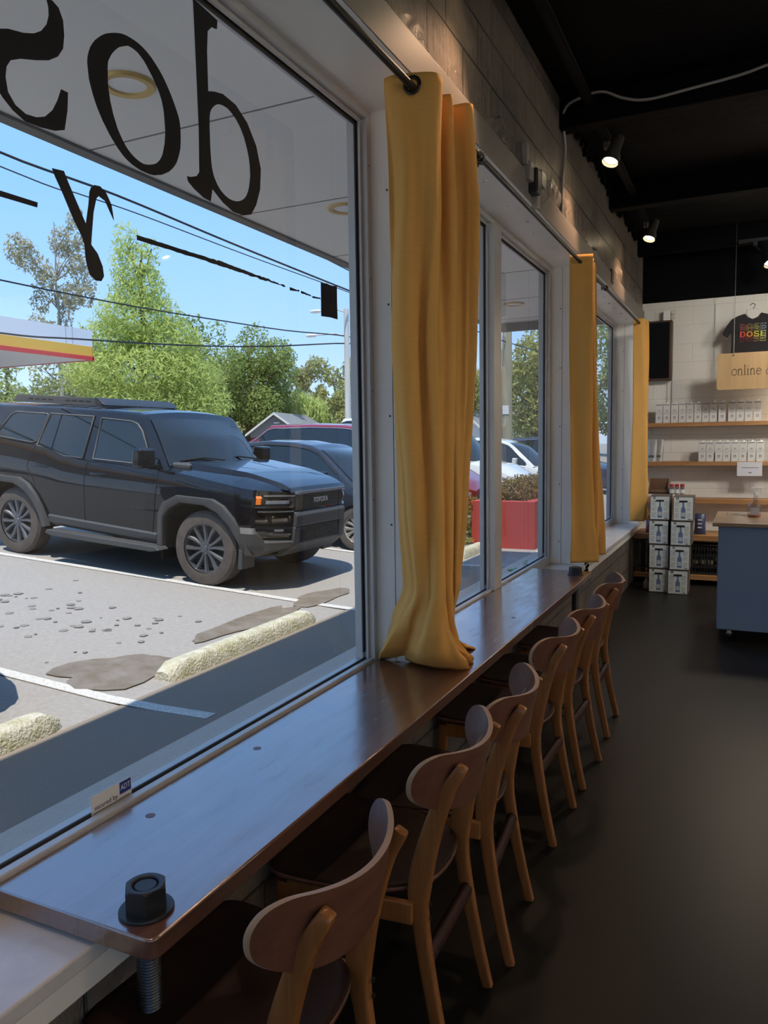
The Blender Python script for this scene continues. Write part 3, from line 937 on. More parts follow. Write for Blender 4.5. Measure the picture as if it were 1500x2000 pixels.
# ---------------------------------------------------------------- lettering outlines in metres on the pane (along the wall, height)
LETTERS = {
 'd': [[(1.802,2.785),(1.909,2.776),(1.905,2.750),(1.881,2.745),(1.862,2.725),(1.856,2.669),(1.855,2.559),(1.882,2.569),(1.924,2.578),(1.986,2.571),(2.043,2.539),(2.088,2.486),(2.110,2.423),(2.103,2.358),(2.079,2.304),(2.050,2.267),(2.009,2.254),(1.957,2.252),(1.908,2.266),(1.873,2.284),(1.860,2.291),(1.850,2.253),(1.819,2.255),(1.780,2.267),(1.754,2.280),(1.749,2.293),(1.765,2.296),(1.791,2.306),(1.804,2.321),(1.808,2.442),(1.806,2.579),(1.804,2.700)],
  [(1.861,2.503),(1.867,2.514),(1.875,2.523),(1.884,2.531),(1.893,2.537),(1.904,2.542),(1.917,2.545),(1.930,2.546),(1.945,2.546),(1.959,2.542),(1.974,2.536),(1.989,2.528),(2.003,2.517),(2.014,2.505),(2.025,2.491),(2.033,2.475),(2.041,2.458),(2.047,2.439),(2.051,2.420),(2.052,2.401),(2.052,2.383),(2.049,2.366),(2.045,2.350),(2.039,2.335),(2.032,2.323),(2.024,2.313),(2.015,2.305),(2.004,2.298),(1.992,2.292),(1.979,2.288),(1.965,2.285),(1.950,2.284),(1.935,2.285),(1.921,2.288),(1.908,2.293),(1.896,2.299),(1.886,2.307),(1.877,2.317),(1.869,2.328),(1.864,2.340),(1.860,2.354),(1.858,2.370),(1.857,2.388),(1.856,2.411),(1.856,2.436),(1.856,2.459),(1.857,2.476),(1.858,2.490)],
  ],
 'o': [[(1.407,2.423),(1.406,2.435),(1.405,2.449),(1.407,2.463),(1.411,2.475),(1.416,2.487),(1.423,2.498),(1.432,2.510),(1.442,2.520),(1.453,2.530),(1.465,2.539),(1.477,2.546),(1.491,2.553),(1.505,2.559),(1.519,2.564),(1.534,2.567),(1.549,2.568),(1.563,2.568),(1.578,2.567),(1.593,2.564),(1.609,2.559),(1.624,2.552),(1.638,2.543),(1.652,2.533),(1.665,2.522),(1.677,2.509),(1.688,2.496),(1.698,2.482),(1.707,2.468),(1.716,2.453),(1.723,2.439),(1.727,2.424),(1.728,2.409),(1.728,2.394),(1.727,2.377),(1.725,2.360),(1.720,2.344),(1.714,2.330),(1.707,2.316),(1.697,2.303),(1.686,2.292),(1.674,2.282),(1.660,2.274),(1.646,2.266),(1.631,2.261),(1.616,2.256),(1.600,2.254),(1.584,2.254),(1.569,2.254),(1.554,2.256),(1.539,2.259),(1.524,2.264),(1.511,2.270),(1.499,2.278),(1.487,2.287),(1.476,2.297),(1.466,2.307),(1.456,2.319),(1.446,2.331),(1.438,2.343),(1.430,2.356),(1.423,2.370),(1.417,2.384),(1.413,2.396),(1.410,2.405),(1.408,2.413)],
  [(1.468,2.448),(1.468,2.458),(1.469,2.469),(1.471,2.479),(1.476,2.488),(1.482,2.498),(1.488,2.506),(1.495,2.514),(1.502,2.521),(1.510,2.528),(1.520,2.534),(1.531,2.540),(1.541,2.545),(1.551,2.546),(1.559,2.546),(1.568,2.545),(1.577,2.543),(1.585,2.539),(1.595,2.534),(1.605,2.526),(1.615,2.516),(1.626,2.506),(1.635,2.495),(1.645,2.483),(1.652,2.471),(1.658,2.459),(1.662,2.445),(1.665,2.431),(1.666,2.414),(1.667,2.396),(1.667,2.379),(1.665,2.364),(1.663,2.351),(1.659,2.338),(1.655,2.325),(1.649,2.313),(1.642,2.303),(1.633,2.294),(1.623,2.287),(1.612,2.282),(1.601,2.278),(1.590,2.275),(1.579,2.273),(1.568,2.274),(1.558,2.276),(1.548,2.279),(1.537,2.284),(1.527,2.290),(1.518,2.297),(1.509,2.307),(1.500,2.319),(1.492,2.331),(1.486,2.345),(1.480,2.359),(1.476,2.373),(1.472,2.387),(1.470,2.400),(1.468,2.412),(1.467,2.424),(1.467,2.436)],
  ],
 's': [[(1.294,2.538),(1.311,2.539),(1.327,2.532),(1.338,2.510),(1.339,2.478),(1.334,2.448),(1.318,2.424),(1.292,2.405),(1.258,2.391),(1.218,2.377),(1.192,2.363),(1.181,2.346),(1.177,2.324),(1.181,2.295),(1.198,2.275),(1.223,2.266),(1.250,2.269),(1.274,2.279),(1.296,2.301),(1.312,2.329),(1.323,2.356),(1.342,2.356),(1.338,2.316),(1.327,2.269),(1.300,2.258),(1.262,2.252),(1.222,2.250),(1.191,2.262),(1.168,2.279),(1.151,2.298),(1.144,2.325),(1.144,2.361),(1.151,2.394),(1.168,2.415),(1.190,2.425),(1.228,2.434),(1.255,2.445),(1.276,2.460),(1.292,2.481),(1.299,2.503),(1.299,2.521)],
  ],
 'y': [[(1.286,2.173),(1.319,2.177),(1.328,2.159),(1.377,2.074),(1.388,2.121),(1.393,2.152),(1.398,2.163),(1.409,2.172),(1.427,2.174),(1.446,2.163),(1.461,2.140),(1.467,2.105),(1.456,2.121),(1.441,2.144),(1.421,2.150),(1.413,2.142),(1.402,2.107),(1.393,2.051),(1.390,2.030),(1.409,2.013),(1.423,1.986),(1.426,1.963),(1.417,1.950),(1.400,1.948),(1.381,1.960),(1.372,1.988),(1.370,2.023),(1.365,2.039),(1.339,2.079),(1.313,2.126),(1.294,2.157)],
  ],
 'underline': [[(1.545,2.088),(1.559,2.088),(1.574,2.088),(1.589,2.089),(1.604,2.089),(1.619,2.088),(1.634,2.089),(1.650,2.089),(1.666,2.089),(1.682,2.089),(1.698,2.089),(1.714,2.089),(1.731,2.090),(1.748,2.089),(1.765,2.090),(1.783,2.090),(1.800,2.091),(1.818,2.091),(1.837,2.090),(1.855,2.092),(1.874,2.090),(1.873,2.079),(1.855,2.078),(1.836,2.078),(1.818,2.080),(1.800,2.079),(1.782,2.079),(1.765,2.079),(1.747,2.078),(1.730,2.077),(1.714,2.078),(1.697,2.077),(1.681,2.078),(1.665,2.078),(1.649,2.077),(1.634,2.077),(1.618,2.077),(1.603,2.076),(1.588,2.076),(1.573,2.076),(1.559,2.076),(1.544,2.076)],
  [(1.875,2.093),(1.885,2.093),(1.894,2.093),(1.904,2.092),(1.913,2.092),(1.923,2.091),(1.933,2.091),(1.942,2.091),(1.952,2.090),(1.962,2.090),(1.972,2.090),(1.982,2.090),(1.992,2.089),(2.003,2.090),(2.013,2.089),(2.023,2.089),(2.034,2.088),(2.045,2.088),(2.055,2.087),(2.066,2.086),(2.077,2.087),(2.088,2.088),(2.099,2.086),(2.110,2.088),(2.121,2.086),(2.133,2.088),(2.144,2.086),(2.155,2.083),(2.167,2.085),(2.179,2.084),(2.190,2.084),(2.202,2.081),(2.214,2.084),(2.226,2.085),(2.238,2.080),(2.238,2.079),(2.226,2.077),(2.214,2.080),(2.202,2.079),(2.190,2.079),(2.178,2.079),(2.167,2.079),(2.155,2.078),(2.144,2.080),(2.132,2.080),(2.121,2.077),(2.109,2.078),(2.098,2.077),(2.087,2.077),(2.076,2.080),(2.066,2.080),(2.055,2.078),(2.044,2.077),(2.033,2.077),(2.023,2.079),(2.012,2.078),(2.002,2.079),(1.992,2.079),(1.982,2.078),(1.972,2.078),(1.961,2.078),(1.952,2.078),(1.942,2.079),(1.932,2.078),(1.922,2.079),(1.912,2.079),(1.903,2.078),(1.893,2.078),(1.884,2.078),(1.874,2.078)],
  [(2.266,2.083),(2.273,2.083),(2.281,2.083),(2.289,2.082),(2.296,2.082),(2.304,2.082),(2.312,2.081),(2.320,2.084),(2.328,2.081),(2.328,2.081),(2.320,2.077),(2.312,2.078),(2.304,2.076),(2.296,2.076),(2.288,2.074),(2.281,2.074),(2.273,2.073),(2.265,2.073)],
  [(2.338,2.083),(2.346,2.083),(2.355,2.082),(2.363,2.082),(2.371,2.081),(2.380,2.080),(2.388,2.080),(2.397,2.080),(2.405,2.077),(2.405,2.075),(2.397,2.075),(2.388,2.076),(2.379,2.075),(2.371,2.075),(2.363,2.076),(2.354,2.075),(2.346,2.075),(2.338,2.075)],
  [(2.414,2.078),(2.424,2.078),(2.433,2.079),(2.443,2.079),(2.453,2.079),(2.462,2.081),(2.472,2.079),(2.472,2.076),(2.462,2.076),(2.452,2.074),(2.443,2.074),(2.433,2.073),(2.423,2.072),(2.414,2.072)],
  ],
 'bar': [[(1.113,2.085),(1.149,2.086),(1.242,2.087),(1.240,2.076),(1.148,2.074),(1.112,2.073)],
  ],
 'block': [[(2.477,2.137),(2.493,2.135),(2.518,2.141),(2.546,2.138),(2.596,2.144),(2.595,2.085),(2.597,2.021),(2.542,2.021),(2.475,2.016),(2.476,2.075)],
  ],
}
wl_ = empty('window_lettering', (-1.4222, 0, 0), 'large black serif lettering and strokes stuck on the first window, seen from behind', 'window lettering')
for nm, key in (('letter', 'd'), ('letter', 'o'), ('letter', 's'), ('letter', 'y'), ('scraped_underline', 'underline'), ('underline', 'bar'), ('square_sticker', 'block')):
    c = curve_fill(nm, LETTERS[key], black_vinyl, wl_, lambda y, z: (y, z), .0008)
    c.matrix_local = M_win(0)
# security sticker
st = empty('security_sticker', (-1.4212, 1.372, .681), 'small grey and blue security sticker in the lower corner of the first window', 'sticker')
MB().box(-.0005, .0003, -.067, .067, -.024, .024).build('backing', mat('sticker_grey', (.75, .75, .72), .5), st)
MB().box(.0003, .0007, .026, .065, -.008, .0225).build('blue_field', mat('sticker_blue', (.015, .035, .22), .5), st)
text('lettering', 'ADT', .019, mat('sticker_white', (.8, .8, .82), .5), st, M_win(.0009, .0455, .0072), .0002, sx=.85)
text('lettering', 'secured by', .0175, mat('sticker_navy', (.012, .02, .1), .5), st, M_win(.0005, -.020, -.008), .0002)
MB().box(.0003, .0007, -.062, .060, -.0205, -.019).build('rule', MATS['sticker_navy'], st)
for y0, lb in ((3.82, 'small clear sticker at the foot of the second window, left pane'), (5.31, 'small clear sticker at the foot of the second window, right pane')):
    g = empty('glass_sticker', (-1.4212, y0, .675), lb, 'sticker')
    b = MB()
    for (a, c, d, e) in ((-.05, .05, .024, .027), (-.05, .05, -.024, -.021), (-.05, -.046, -.024, .027), (.046, .05, -.024, .027), (.005, .03, -.012, -.005), (.022, .03, -.005, .014), (-.03, .0, .006, .012)):
        b.box(-.0004, .0004, a, c, d, e)
    b.build('print', mat('sticker_print', (.05, .05, .06), .5), g)

# ---------------------------------------------------------------- cars
paint_black = mat('car_paint_black', (.004, .005, .008), .5, spec=.05, coat=1.0, coatr=.02)
paint_dark = mat('car_paint_charcoal_blue', (.016, .019, .028), .5, spec=.1, coat=1.0, coatr=.03)
paint_red = mat('car_paint_red', (.22, .008, .016), .3, coat=1.0, coatr=.03)
paint_white = mat('car_paint_white', (.72, .72, .68), .3, coat=1.0, coatr=.03)
paint_navy = mat('car_paint_navy', (.01, .016, .05), .3, coat=1.0, coatr=.03)
car_glass = mat('car_window_tint', (.010, .016, .018), .02, spec=.7)
wind_glass = mat('car_windshield', (.016, .019, .020), .02, spec=.5)
trim_plastic = mat('grey_cladding', (.055, .055, .056), .55, bump=(300, .2, .001))
dark_void = mat('wheel_well_black', (.004, .004, .004), .8)
rubber = mat('tyre_rubber', (.058, .047, .040), .8, noise=(12, (.105, .085, .072), .25), bump=(60, .2, .002))
rim_dark = mat('rim_grey', (.16, .165, .18), .33, metal=.8)
rim_silver = mat('rim_silver', (.62, .58, .53), .3, metal=.7)
silver = mat('satin_silver', (.45, .46, .48), .28, metal=.9)
amber = mat('amber_lens', (.85, .19, .01), .15, coat=.8)
lamp_clear = mat('headlamp_lens', (.25, .27, .30), .08, metal=.3, coat=1.0)
lamp_black = mat('headlamp_black', (.005, .005, .006), .1, coat=1.0)
mesh_m = mat('grille_mesh', (.03, .027, .018), .5)

def wheel(parent, u, v, r, side, rimm, style):
    """side +1: outer face towards +v"""
    w = MB()
    wd = .245
    o = side
    prof = [(r * .66, -wd / 2), (r * .80, -wd / 2 - .006), (r * .93, -wd / 2 + .004), (r * .985, -wd / 2 + .03)]
    for k in range(9):
        h = -wd / 2 + .04 + k * (wd - .08) / 8
        prof += [(r, h - .008), (r, h + .008), (r - .008, h + .010), (r - .008, h + .0135)] if k < 8 else [(r, h - .008), (r, h)]
    prof += [(r * .985, wd / 2 - .03), (r * .93, wd / 2 - .004), (r * .80, wd / 2 + .006), (r * .68, wd / 2), (r * .66, wd / 2 - .02)]
    ty = w.lathe(prof, 48, (u, v, r), 'y', caps=False).build('tyre', rubber, parent, smooth=35)
    rm = MB()
    rr = r * .665
    f = o * (wd / 2 - .012)
    rm.lathe([(rr, f), (rr - .012, f), (rr - .02, f - o * .02), (rr - .028, f - o * .15)], 48, (u, v, r), 'y', caps=False)
    nsp = 6 if style != 'five' else 5
    for k in range(nsp):
        for sgn in (-1, 1):
            a = 2 * pi * k / nsp + .35
            a1, a2 = a + sgn * .16, a + sgn * (.27 if style != 'five' else .2)
            p = lambda rad, ang, dep: (u + rad * cos(ang), v + f - o * dep, r + rad * sin(ang))
            wds, wde = .020, .030
            q = []
            for rad, an, wdt, dp in ((.045, a1, wds, .018), (rr * .55, (a1 + a2) / 2, wds, .012), (rr - .010, a2, wde, .006)):
                t1, t2 = an - wdt / rad, an + wdt / rad
                q.append([p(rad, t1, dp + .02), p(rad, t1 + .25 * (t2 - t1), dp), p(rad, t2 - .25 * (t2 - t1), dp), p(rad, t2, dp + .02)])
            rm.grid(q)
    rm.lathe([(.070, f - o * .03), (.066, f - o * .018), (.034, f - o * .014), (.030, f - o * .006), (0, f - o * .006)], 24, (u, v, r), 'y', caps=False)
    for k in range(6):
        a = 2 * pi * k / 6
        rm.lathe([(.009, f - o * .02), (.009, f - o * .010), (0, f - o * .010)], 8, (u + .052 * cos(a), v, r + .052 * sin(a)), 'y', caps=False)
    rm.build('rim', rimm, ty, smooth=40)
    MB().lathe([(rr - .03, f - o * .10), (0.03, f - o * .10), (0, f - o * .10)], 30, (u, v, r), 'y', caps=False).build('brake_disc', mat('brake_disc', (.09, .085, .08), .5, metal=.5), ty)
    return ty

class Car:
    def __init__(s, name, label, x0, yc, spec, paint, glass=car_glass, group=None):
        s.sp = spec
        s.root = empty(name, (x0, yc, lotz(x0)), label, 'car', group)
        s.root.rotation_euler = (0, math.atan(SL), 0)
        s.paint, s.glass = paint, glass
        s.HW, s.S, s.T, s.G = spec['HW'], spec['S'], spec['T'], spec['G']
        s.arch = spec['arch']
    def bottom(s, u):
        b = interp(s.sp['B'], u)
        for A in s.arch:
            if A[0][0] < u < A[-1][0]: b = max(b, interp(A, u))
        return b
    def V(s, u, w):
        """half width of the lower body at a height"""
        hw = interp(s.HW, u)
        b0, sh = interp(s.sp['B'], u), interp(s.S, u)
        t = min(max((w - b0) / max(sh - b0, .01), 0), 1)
        k = s.sp.get('tuck', .05)
        return hw * (1 - k * max(0, 1 - t * 1.8) ** 2 - k * max(0, (t - .6) / .4) ** 2)
    def body(s, K=12, M=7):
        us = set(np.linspace(s.HW[0][0], s.HW[-1][0], 110))
        for P in (s.HW, s.S, s.T):
            for p in P: us.add(p[0])
        for A in s.arch:
            for p in A: us |= {p[0], p[0] - 1e-4 if p is A[0] else p[0] + 1e-4}
        us = sorted(u for u in us if s.HW[0][0] <= u <= s.HW[-1][0])
        rows = []
        for u in us:
            b, sh, tp = s.bottom(u), interp(s.S, u), interp(s.T, u)
            side = []
            for k in range(K):
                w = lerp(b, sh, k / (K - 1))
                side.append((s.V(u, w), w))
            v0 = side[-1][0]
            top = []
            for k in range(1, M + 1):
                x = k / M
                top.append((v0 * (1 - x), sh + (tp - sh) * sin(pi / 2 * min(1, x * s.sp.get('hoodk', 1.6)))))
            half = side + top
            rows.append([(u, -v, w) for v, w in half] + [(u, v, w) for v, w in half[-2::-1]])
        b = MB().grid(rows)
        n = len(rows[0])
        for idx, rev in ((0, True), (len(rows) - 1, False)):
            o = idx * n
            h = n // 2
            for k in range(h):
                b.f.append((o + k, o + k + 1, o + n - 2 - k, o + n - 1 - k) if k < h - 1 else (o + k, o + k + 1, o + n - 1 - k))
        s.bodyo = b.build('body', s.paint, s.root, smooth=32)
        # wells and floor
        bb = MB()
        u0, u1 = s.HW[0][0] + .12, s.HW[-1][0] - .15
        hw = s.HW[len(s.HW) // 2][1]
        bb.box(u0, u1, -hw * .70, hw * .70, s.sp['B'][1][1] - .08, .75)
        for A in s.arch:
            mx = max(p[1] for p in A)
            bb.prism([(p[0] * 1.0, p[1] + .02) for p in A], 'y', -hw * .93, -hw * .60)
            bb.prism([(p[0] * 1.0, p[1] + .02) for p in A], 'y', hw * .60, hw * .93)
        # wells are open boxes: keep only the inner faces
        bb2 = MB()
        bb2.box(u0, u1, -hw * .66, hw * .66, s.sp['B'][1][1] - .10, .72)
        for A in s.arch:
            for sg in (-1, 1):
                poly = [(p[0], p[1] + .003) for p in A]
                rows = [[(p[0], sg * hw * q, p[1]) for p in poly] for q in (.965, .62)]
                bb2.grid(rows)
                bb2.add([(p[0], sg * hw * .62, p[1]) for p in poly], [tuple(range(len(poly)))])
        bb2.build('wheel_well', dark_void, s.root)
    def gv(s, w):
        g = s.sp['gh']           # (w0, v0, w1, v1)
        return g[1] + (g[3] - g[1]) * (w - g[0]) / (g[2] - g[0])
    def greenhouse(s):
        G = s.G
        us = set(np.linspace(G[0][0], G[-1][0], 70)) | {p[0] for p in G}
        us = sorted(us)
        rows = []
        bow, ur, crown = s.sp.get('bow', .1), s.sp['ur'], s.sp.get('crown', .05)
        urr = s.sp['urr']
        s.gedge = lambda u: interp(G, u)
        def pt(u, x, off=0.0):
            """x 0 = side edge .. 1 = centre"""
            w = interp(G, u)
            v = s.gv(w) * (1 - x)
            k = 1 - (1 - x) ** 2
            uu = u
            if u > ur: uu = u + bow * k * min(1, (u - ur) / .15)
            if u < urr: uu = u - .04 * k
            ww = w + crown * k * (1 if ur >= u >= urr else .35)
            return (uu, v, ww)
        s.gpt = pt
        for u in us:
            w = interp(G, u)
            w0 = min(interp(s.S, u), w) - .03
            side = [(u, s.gv(lerp(w0, w - .02, k / 5)), lerp(w0, w - .02, k / 5)) for k in range(6)]
            side.append((u, s.gv(w) - .012, w - .004))
            top = [pt(u, x) for x in (.04, .1, .2, .35, .5, .7, .85, 1)]
            half = side + top
            rows.append([(a, -v, w) for a, v, w in half] + [(a, v, w) for a, v, w in half[-2::-1]])
        MB().grid(rows).build('roof', s.paint, s.root, smooth=28)
        # windshield and rear window lie just over the sloping ends
        def sheet(ua, ub, nm, m, e=.07, lift=.012):
            rows = []
            for k in range(13):
                u = lerp(ua, ub, k / 12)
                row = []
                for j in range(17):
                    xx = j / 8 - 1
                    a, v, w = pt(u, 1 - abs(xx) * (1 - e))
                    sg = -1 if xx < 0 else 1
                    row.append((a + (lift if ub > ur - .01 and ua > -1.8 else -lift) * .7, sg * abs(v), w + lift * .7))
                rows.append(row)
            return MB().grid(rows).build(nm, m, s.root, smooth=60)
        sheet(s.G[-1][0] - .02, ur + .02, 'windshield', wind_glass)
        sheet(s.G[0][0] + .05, urr - .03, 'rear_window', s.glass)
    def side_windows(s, polys, surround=None, names='side_window'):
        for sg in (-1, 1):
            for P in polys:
                P2 = smooth_closed(P, 1)
                mb = MB()
                fn = lambda p, o: (p[0], sg * (s.gv(p[1]) + o), p[1])
                n = len(P)
                mb.add([fn(p, .006) for p in P] + [fn(p, -.01) for p in P], [tuple(range(n))] + [(i, (i + 1) % n, n + (i + 1) % n, n + i) for i in range(n)])
                mb.build(names, s.glass, s.root)
            if surround:
                fr = MB()
                for P in surround:
                    pts = [(p[0], sg * (s.gv(p[1]) + .008), p[1]) for p in P]
                    fr.tube(pts, s.sp.get('trimr', .009), 6)
                fr.build('window_trim', s.sp.get('trimm', trim_plastic), s.root, smooth=60)
    def seams(s, lines, r=.0045, m=None):
        for sg in (-1, 1):
            b = MB()
            for P in lines:
                pts = []
                for i in range(len(P) - 1):
                    for k in range(6): pts.append((lerp(P[i][0], P[i + 1][0], k / 6), lerp(P[i][1], P[i + 1][1], k / 6)))
                pts.append(P[-1])
                b.tube([(u, sg * (s.V(u, w) + .0005), w) for u, w in pts], r, 5)
            b.build('door_seam', m or dark_void, s.root)
    def strip(s, name, m, us, w0, w1, off, K=5, sides=(-1, 1), parent=None):
        """panel following the body side; w0,w1 numbers or (u,w) profiles"""
        for sg in sides:
            rows = []
            for u in us:
                a = interp(w0, u) if hasattr(w0, '__len__') else w0
                c = interp(w1, u) if hasattr(w1, '__len__') else w1
                # outward direction in plan
                d = Vector((interp(s.HW, u + .01) - interp(s.HW, u - .01), 0)) if False else None
                g = (interp(s.HW, u + .02) - interp(s.HW, u - .02)) / .04
                nrm = Vector((-g, 1)).normalized()
                row = []
                for k in range(K):
                    w = lerp(a, c, k / (K - 1))
                    v = s.V(u, w)
                    e = off if 0 < k < K - 1 else -.015
                    row.append((u + nrm.x * e, sg * (v + nrm.y * e), w))
                rows.append(row)
            r0 = [(p[0], p[1] - sg * (off + .01), p[2]) for p in rows[0]]
            r1 = [(p[0], p[1] - sg * (off + .01), p[2]) for p in rows[-1]]
            MB().grid([r0] + rows + [r1]).build(name, m, parent or s.root, smooth=35)
    def arch_flare(s, outer, inner, off, m):
        for sg in (-1, 1):
            n = len(outer)
            rows = []
            for i in range(n):
                (a, b), (c, d) = outer[i], inner[i]
                v = s.V(a, max(b, .6))
                rows.append([(a, sg * (v - .02), b), (a * .9 + c * .1, sg * (v + off), b * .9 + d * .1), (a * .15 + c * .85, sg * (v + off), b * .15 + d * .85), (c, sg * (v + off - .012), d), (c, sg * (v - .06), d)])
            MB().grid(rows).build('arch_flare', m, s.root, smooth=40)
    def wheels(s, r, rimm, style='double', yv=None):
        hw = s.HW[len(s.HW) // 2][1]
        for u in s.sp['axles']:
            for sg in (-1, 1):
                wheel(s.root, u, sg * (hw - .145), r, sg, rimm, style)
    def mirror(s, u, w, m, big=1.0):
        for sg in (-1, 1):
            v = s.gv(w)
            b = MB()
            b.box(-.10 * big, .02, 0, .20 * big, -.07 * big, .11 * big)
            o = b.build('mirror', m, s.root, bevel=.03 * big, seg=3)
            o.location = (u, sg * (v + .08), w)
            if sg < 0: o.scale = (1, -1, 1)
            MB().box(-.05, .0, -.10, .06, -.10, -.05).build('mirror_foot', dark_void, o, bevel=.01)
    def handles(s, pts, m):
        for sg in (-1, 1):
            for u, w in pts:
                v = s.V(u, w)
                MB().tube([(u - .11, sg * (v - .005), w), (u - .09, sg * (v + .03), w), (u + .09, sg * (v + .03), w), (u + .11, sg * (v - .005), w)], .014, 8).build('door_handle', m, s.root, smooth=60)

def semi_arch(u, r, base, n=12):
    return [(u + r * cos(a), base + (r * 1.0) * sin(a)) for a in np.linspace(pi, 0, n)]
def squarish(u):
    return [(u - .52, .30), (u - .515, .69), (u - .44, .79), (u - .30, .865), (u + .02, .865), (u + .19, .80), (u + .33, .69), (u + .44, .53), (u + .48, .36)]
# ---- the black off-roader
suv_spec = dict(
    B=[(-4.0, .62), (-3.5, .48), (-2.3, .42), (-.6, .40), (.4, .42), (.82, .50)],
    S=[(-4.0, 1.36), (-3.2, 1.385), (-2.6, 1.335), (-2.35, 1.305), (-2.1, 1.24), (-1.75, 1.21), (-.67, 1.185), (-.4, 1.175), (.08, 1.12), (.45, 1.075), (.8, 1.045)],
    T=[(-4.0, 1.38), (-3.2, 1.40), (-.62, 1.27), (-.35, 1.26), (.3, 1.20), (.66, 1.12), (.75, 1.085), (.80, 1.05)],
    HW=[(-4.0, .80), (-3.97, .86), (-3.85, .92), (-3.3, .955), (-2, .965), (0, .965), (.42, .95), (.54, .91), (.66, .78), (.76, .61), (.80, .54)],
    G=[(-4.0, 1.36), (-3.95, 1.50), (-3.80, 1.74), (-3.6, 1.785), (-2.4, 1.80), (-1.5, 1.795), (-1.12, 1.785), (-1.0, 1.765), (-.96, 1.725), (-.60, 1.19)],
    gh=(1.2, .915, 1.79, .80), ur=-.97, urr=-3.78, bow=.14, crown=.045, tuck=.035, hoodk=2.2,
    arch=[squarish(-2.87), squarish(-.02)], axles=(-2.87, -.03), trimr=.012)
suv = Car('black_offroader', 'boxy black four-door off-roader with grey cladding and a roof rack, in the sunlit lot', -5.18, 7.365, suv_spec, paint_black)
suv.body(); suv.greenhouse()
q1 = [(-3.27, 1.425), (-3.20, 1.52), (-3.06, 1.68), (-2.98, 1.712), (-2.46, 1.71), (-2.44, 1.69), (-2.56, 1.385), (-2.64, 1.36), (-3.2, 1.40)]
q2 = [(-2.40, 1.705), (-2.24, 1.705), (-2.32, 1.30), (-2.40, 1.325), (-2.54, 1.345)]
q2b = [(-2.215, 1.705), (-1.74, 1.70), (-1.72, 1.69), (-1.80, 1.245), (-1.83, 1.235), (-2.08, 1.25), (-2.20, 1.27), (-2.295, 1.30)]
q3 = [(-1.60, 1.70), (-1.15, 1.685), (-1.06, 1.66), (-.98, 1.59), (-.76, 1.225), (-1.64, 1.235)]
suv.side_windows([q1, q2, q2b, q3], [q1 + [q1[0]], [(-2.41, 1.715), (-1.72, 1.712), (-1.80, 1.23), (-2.10, 1.238), (-2.32, 1.29), (-2.56, 1.335), (-2.41, 1.715)], q3 + [q3[0]]])
suv.seams([[(-1.69, 1.22), (-1.73, 1.1), (-1.72, .47), (-1.70, .42)], [(-.66, 1.18), (-.69, .71), (-.73, .44)], [(-2.54, 1.32), (-2.60, 1.23), (-2.66, 1.08), (-2.50, .86)], [(-.66, 1.15), (.0, 1.08), (.45, 1.03)]])
suv.handles([(-2.42, 1.10), (-1.52, 1.075)], paint_black)
suv.wheels(.40, rim_dark)
of = lambda u: [(u - .60, .38), (u - .595, .725), (u - .53, .86), (u - .36, .945), (u + .12, .945), (u + .26, .885), (u + .385, .77), (u + .475, .64), (u + .58, .40)]
inn = lambda u: [(u - .53, .38), (u - .525, .69), (u - .45, .79), (u - .31, .868), (u + .01, .866), (u + .18, .805), (u + .325, .69), (u + .435, .53), (u + .49, .38)]
for u in (-2.87, -.02): suv.arch_flare(of(u), inn(u), .045, trim_plastic)
suv.strip('rocker_cladding', trim_plastic, np.linspace(-2.30, -.66, 12), [(-2.3, .42), (-.66, .37)], [(-2.3, .56), (-.66, .515)], .018)
for sg in (-1, 1):
    b = MB()
    b.prism([(-2.20, .35), (-2.17, .39), (-.55, .375), (-.50, .34), (-.62, .315), (-2.12, .325)], 'y', sg * .93, sg * 1.10)
    b.build('side_step', trim_plastic, suv.root, bevel=.01)
    # roof rack rail and fairing side
    MB().prism([(-3.30, 1.835), (-3.20, 1.925), (-1.90, 1.925), (-1.82, 1.90), (-1.79, 1.835), (-1.86, 1.83)], 'y', sg * .60, sg * .635).build('rack_rail', trim_plastic, suv.root, bevel=.006)
    sl = MB()
    for u in (-3.0, -2.89, -2.78, -2.67, -2.38, -2.27, -2.16, -2.05): sl.box(u, u + .075, sg * .634, sg * .637, 1.868, 1.888)
    sl.build('rack_slot', dark_void, suv.root)
rk = MB()
for u in np.linspace(-3.2, -1.95, 7): rk.box(u - .03, u + .03, -.61, .61, 1.868, 1.892)
rk.build('rack_crossbar', trim_plastic, suv.root, bevel=.006)
MB().prism([(-1.90, 1.845), (-1.92, 1.93), (-1.86, 1.93), (-1.74, 1.845)], 'y', -.64, .64).build('rack_fairing', mat('fairing_black', (.02, .021, .024), .45), suv.root, bevel=.012)
suv.mirror(-.68, 1.29, paint_black, 1.18)
# nose: clamshell hood edge, lamps, grille
def nose_strip(nm, m, ua, ub, w0, w1, off, parent=None, n=8):
    suv.strip(nm, m, np.linspace(ua, ub, n), w0, w1, off, 5, (-1, 1), parent)
nose_strip('lamp_housing', lamp_black, .555, .795, .865, 1.022, .018)
nose_strip('turn_signal', amber, .56, .595, .895, 1.018, .028)
nose_strip('headlight', lamp_clear, .63, .765, .915, .975, .026)
nose_strip('lamp_brow', silver, .61, .79, 1.000, 1.022, .030)
nose_strip('lamp_shelf', silver, .58, .795, .838, .856, .024)
nose_strip('corner_panel', lamp_black, .565, .79, .54, .835, .020)
nose_strip('fog_lamp', lamp_clear, .69, .74, .63, .67, .026)
nose_strip('bumper_corner', trim_plastic, .43, .795, [(.43, .38), (.58, .37), (.80, .46)], [(.43, .70), (.585, .70), (.62, .57), (.80, .545)], .04, n=14)
X = .80
MB().box(X - .02, X + .012, -.50, .50, .862, 1.015).build('grille', mesh_m, suv.root, bevel=.004)
gm = MB()
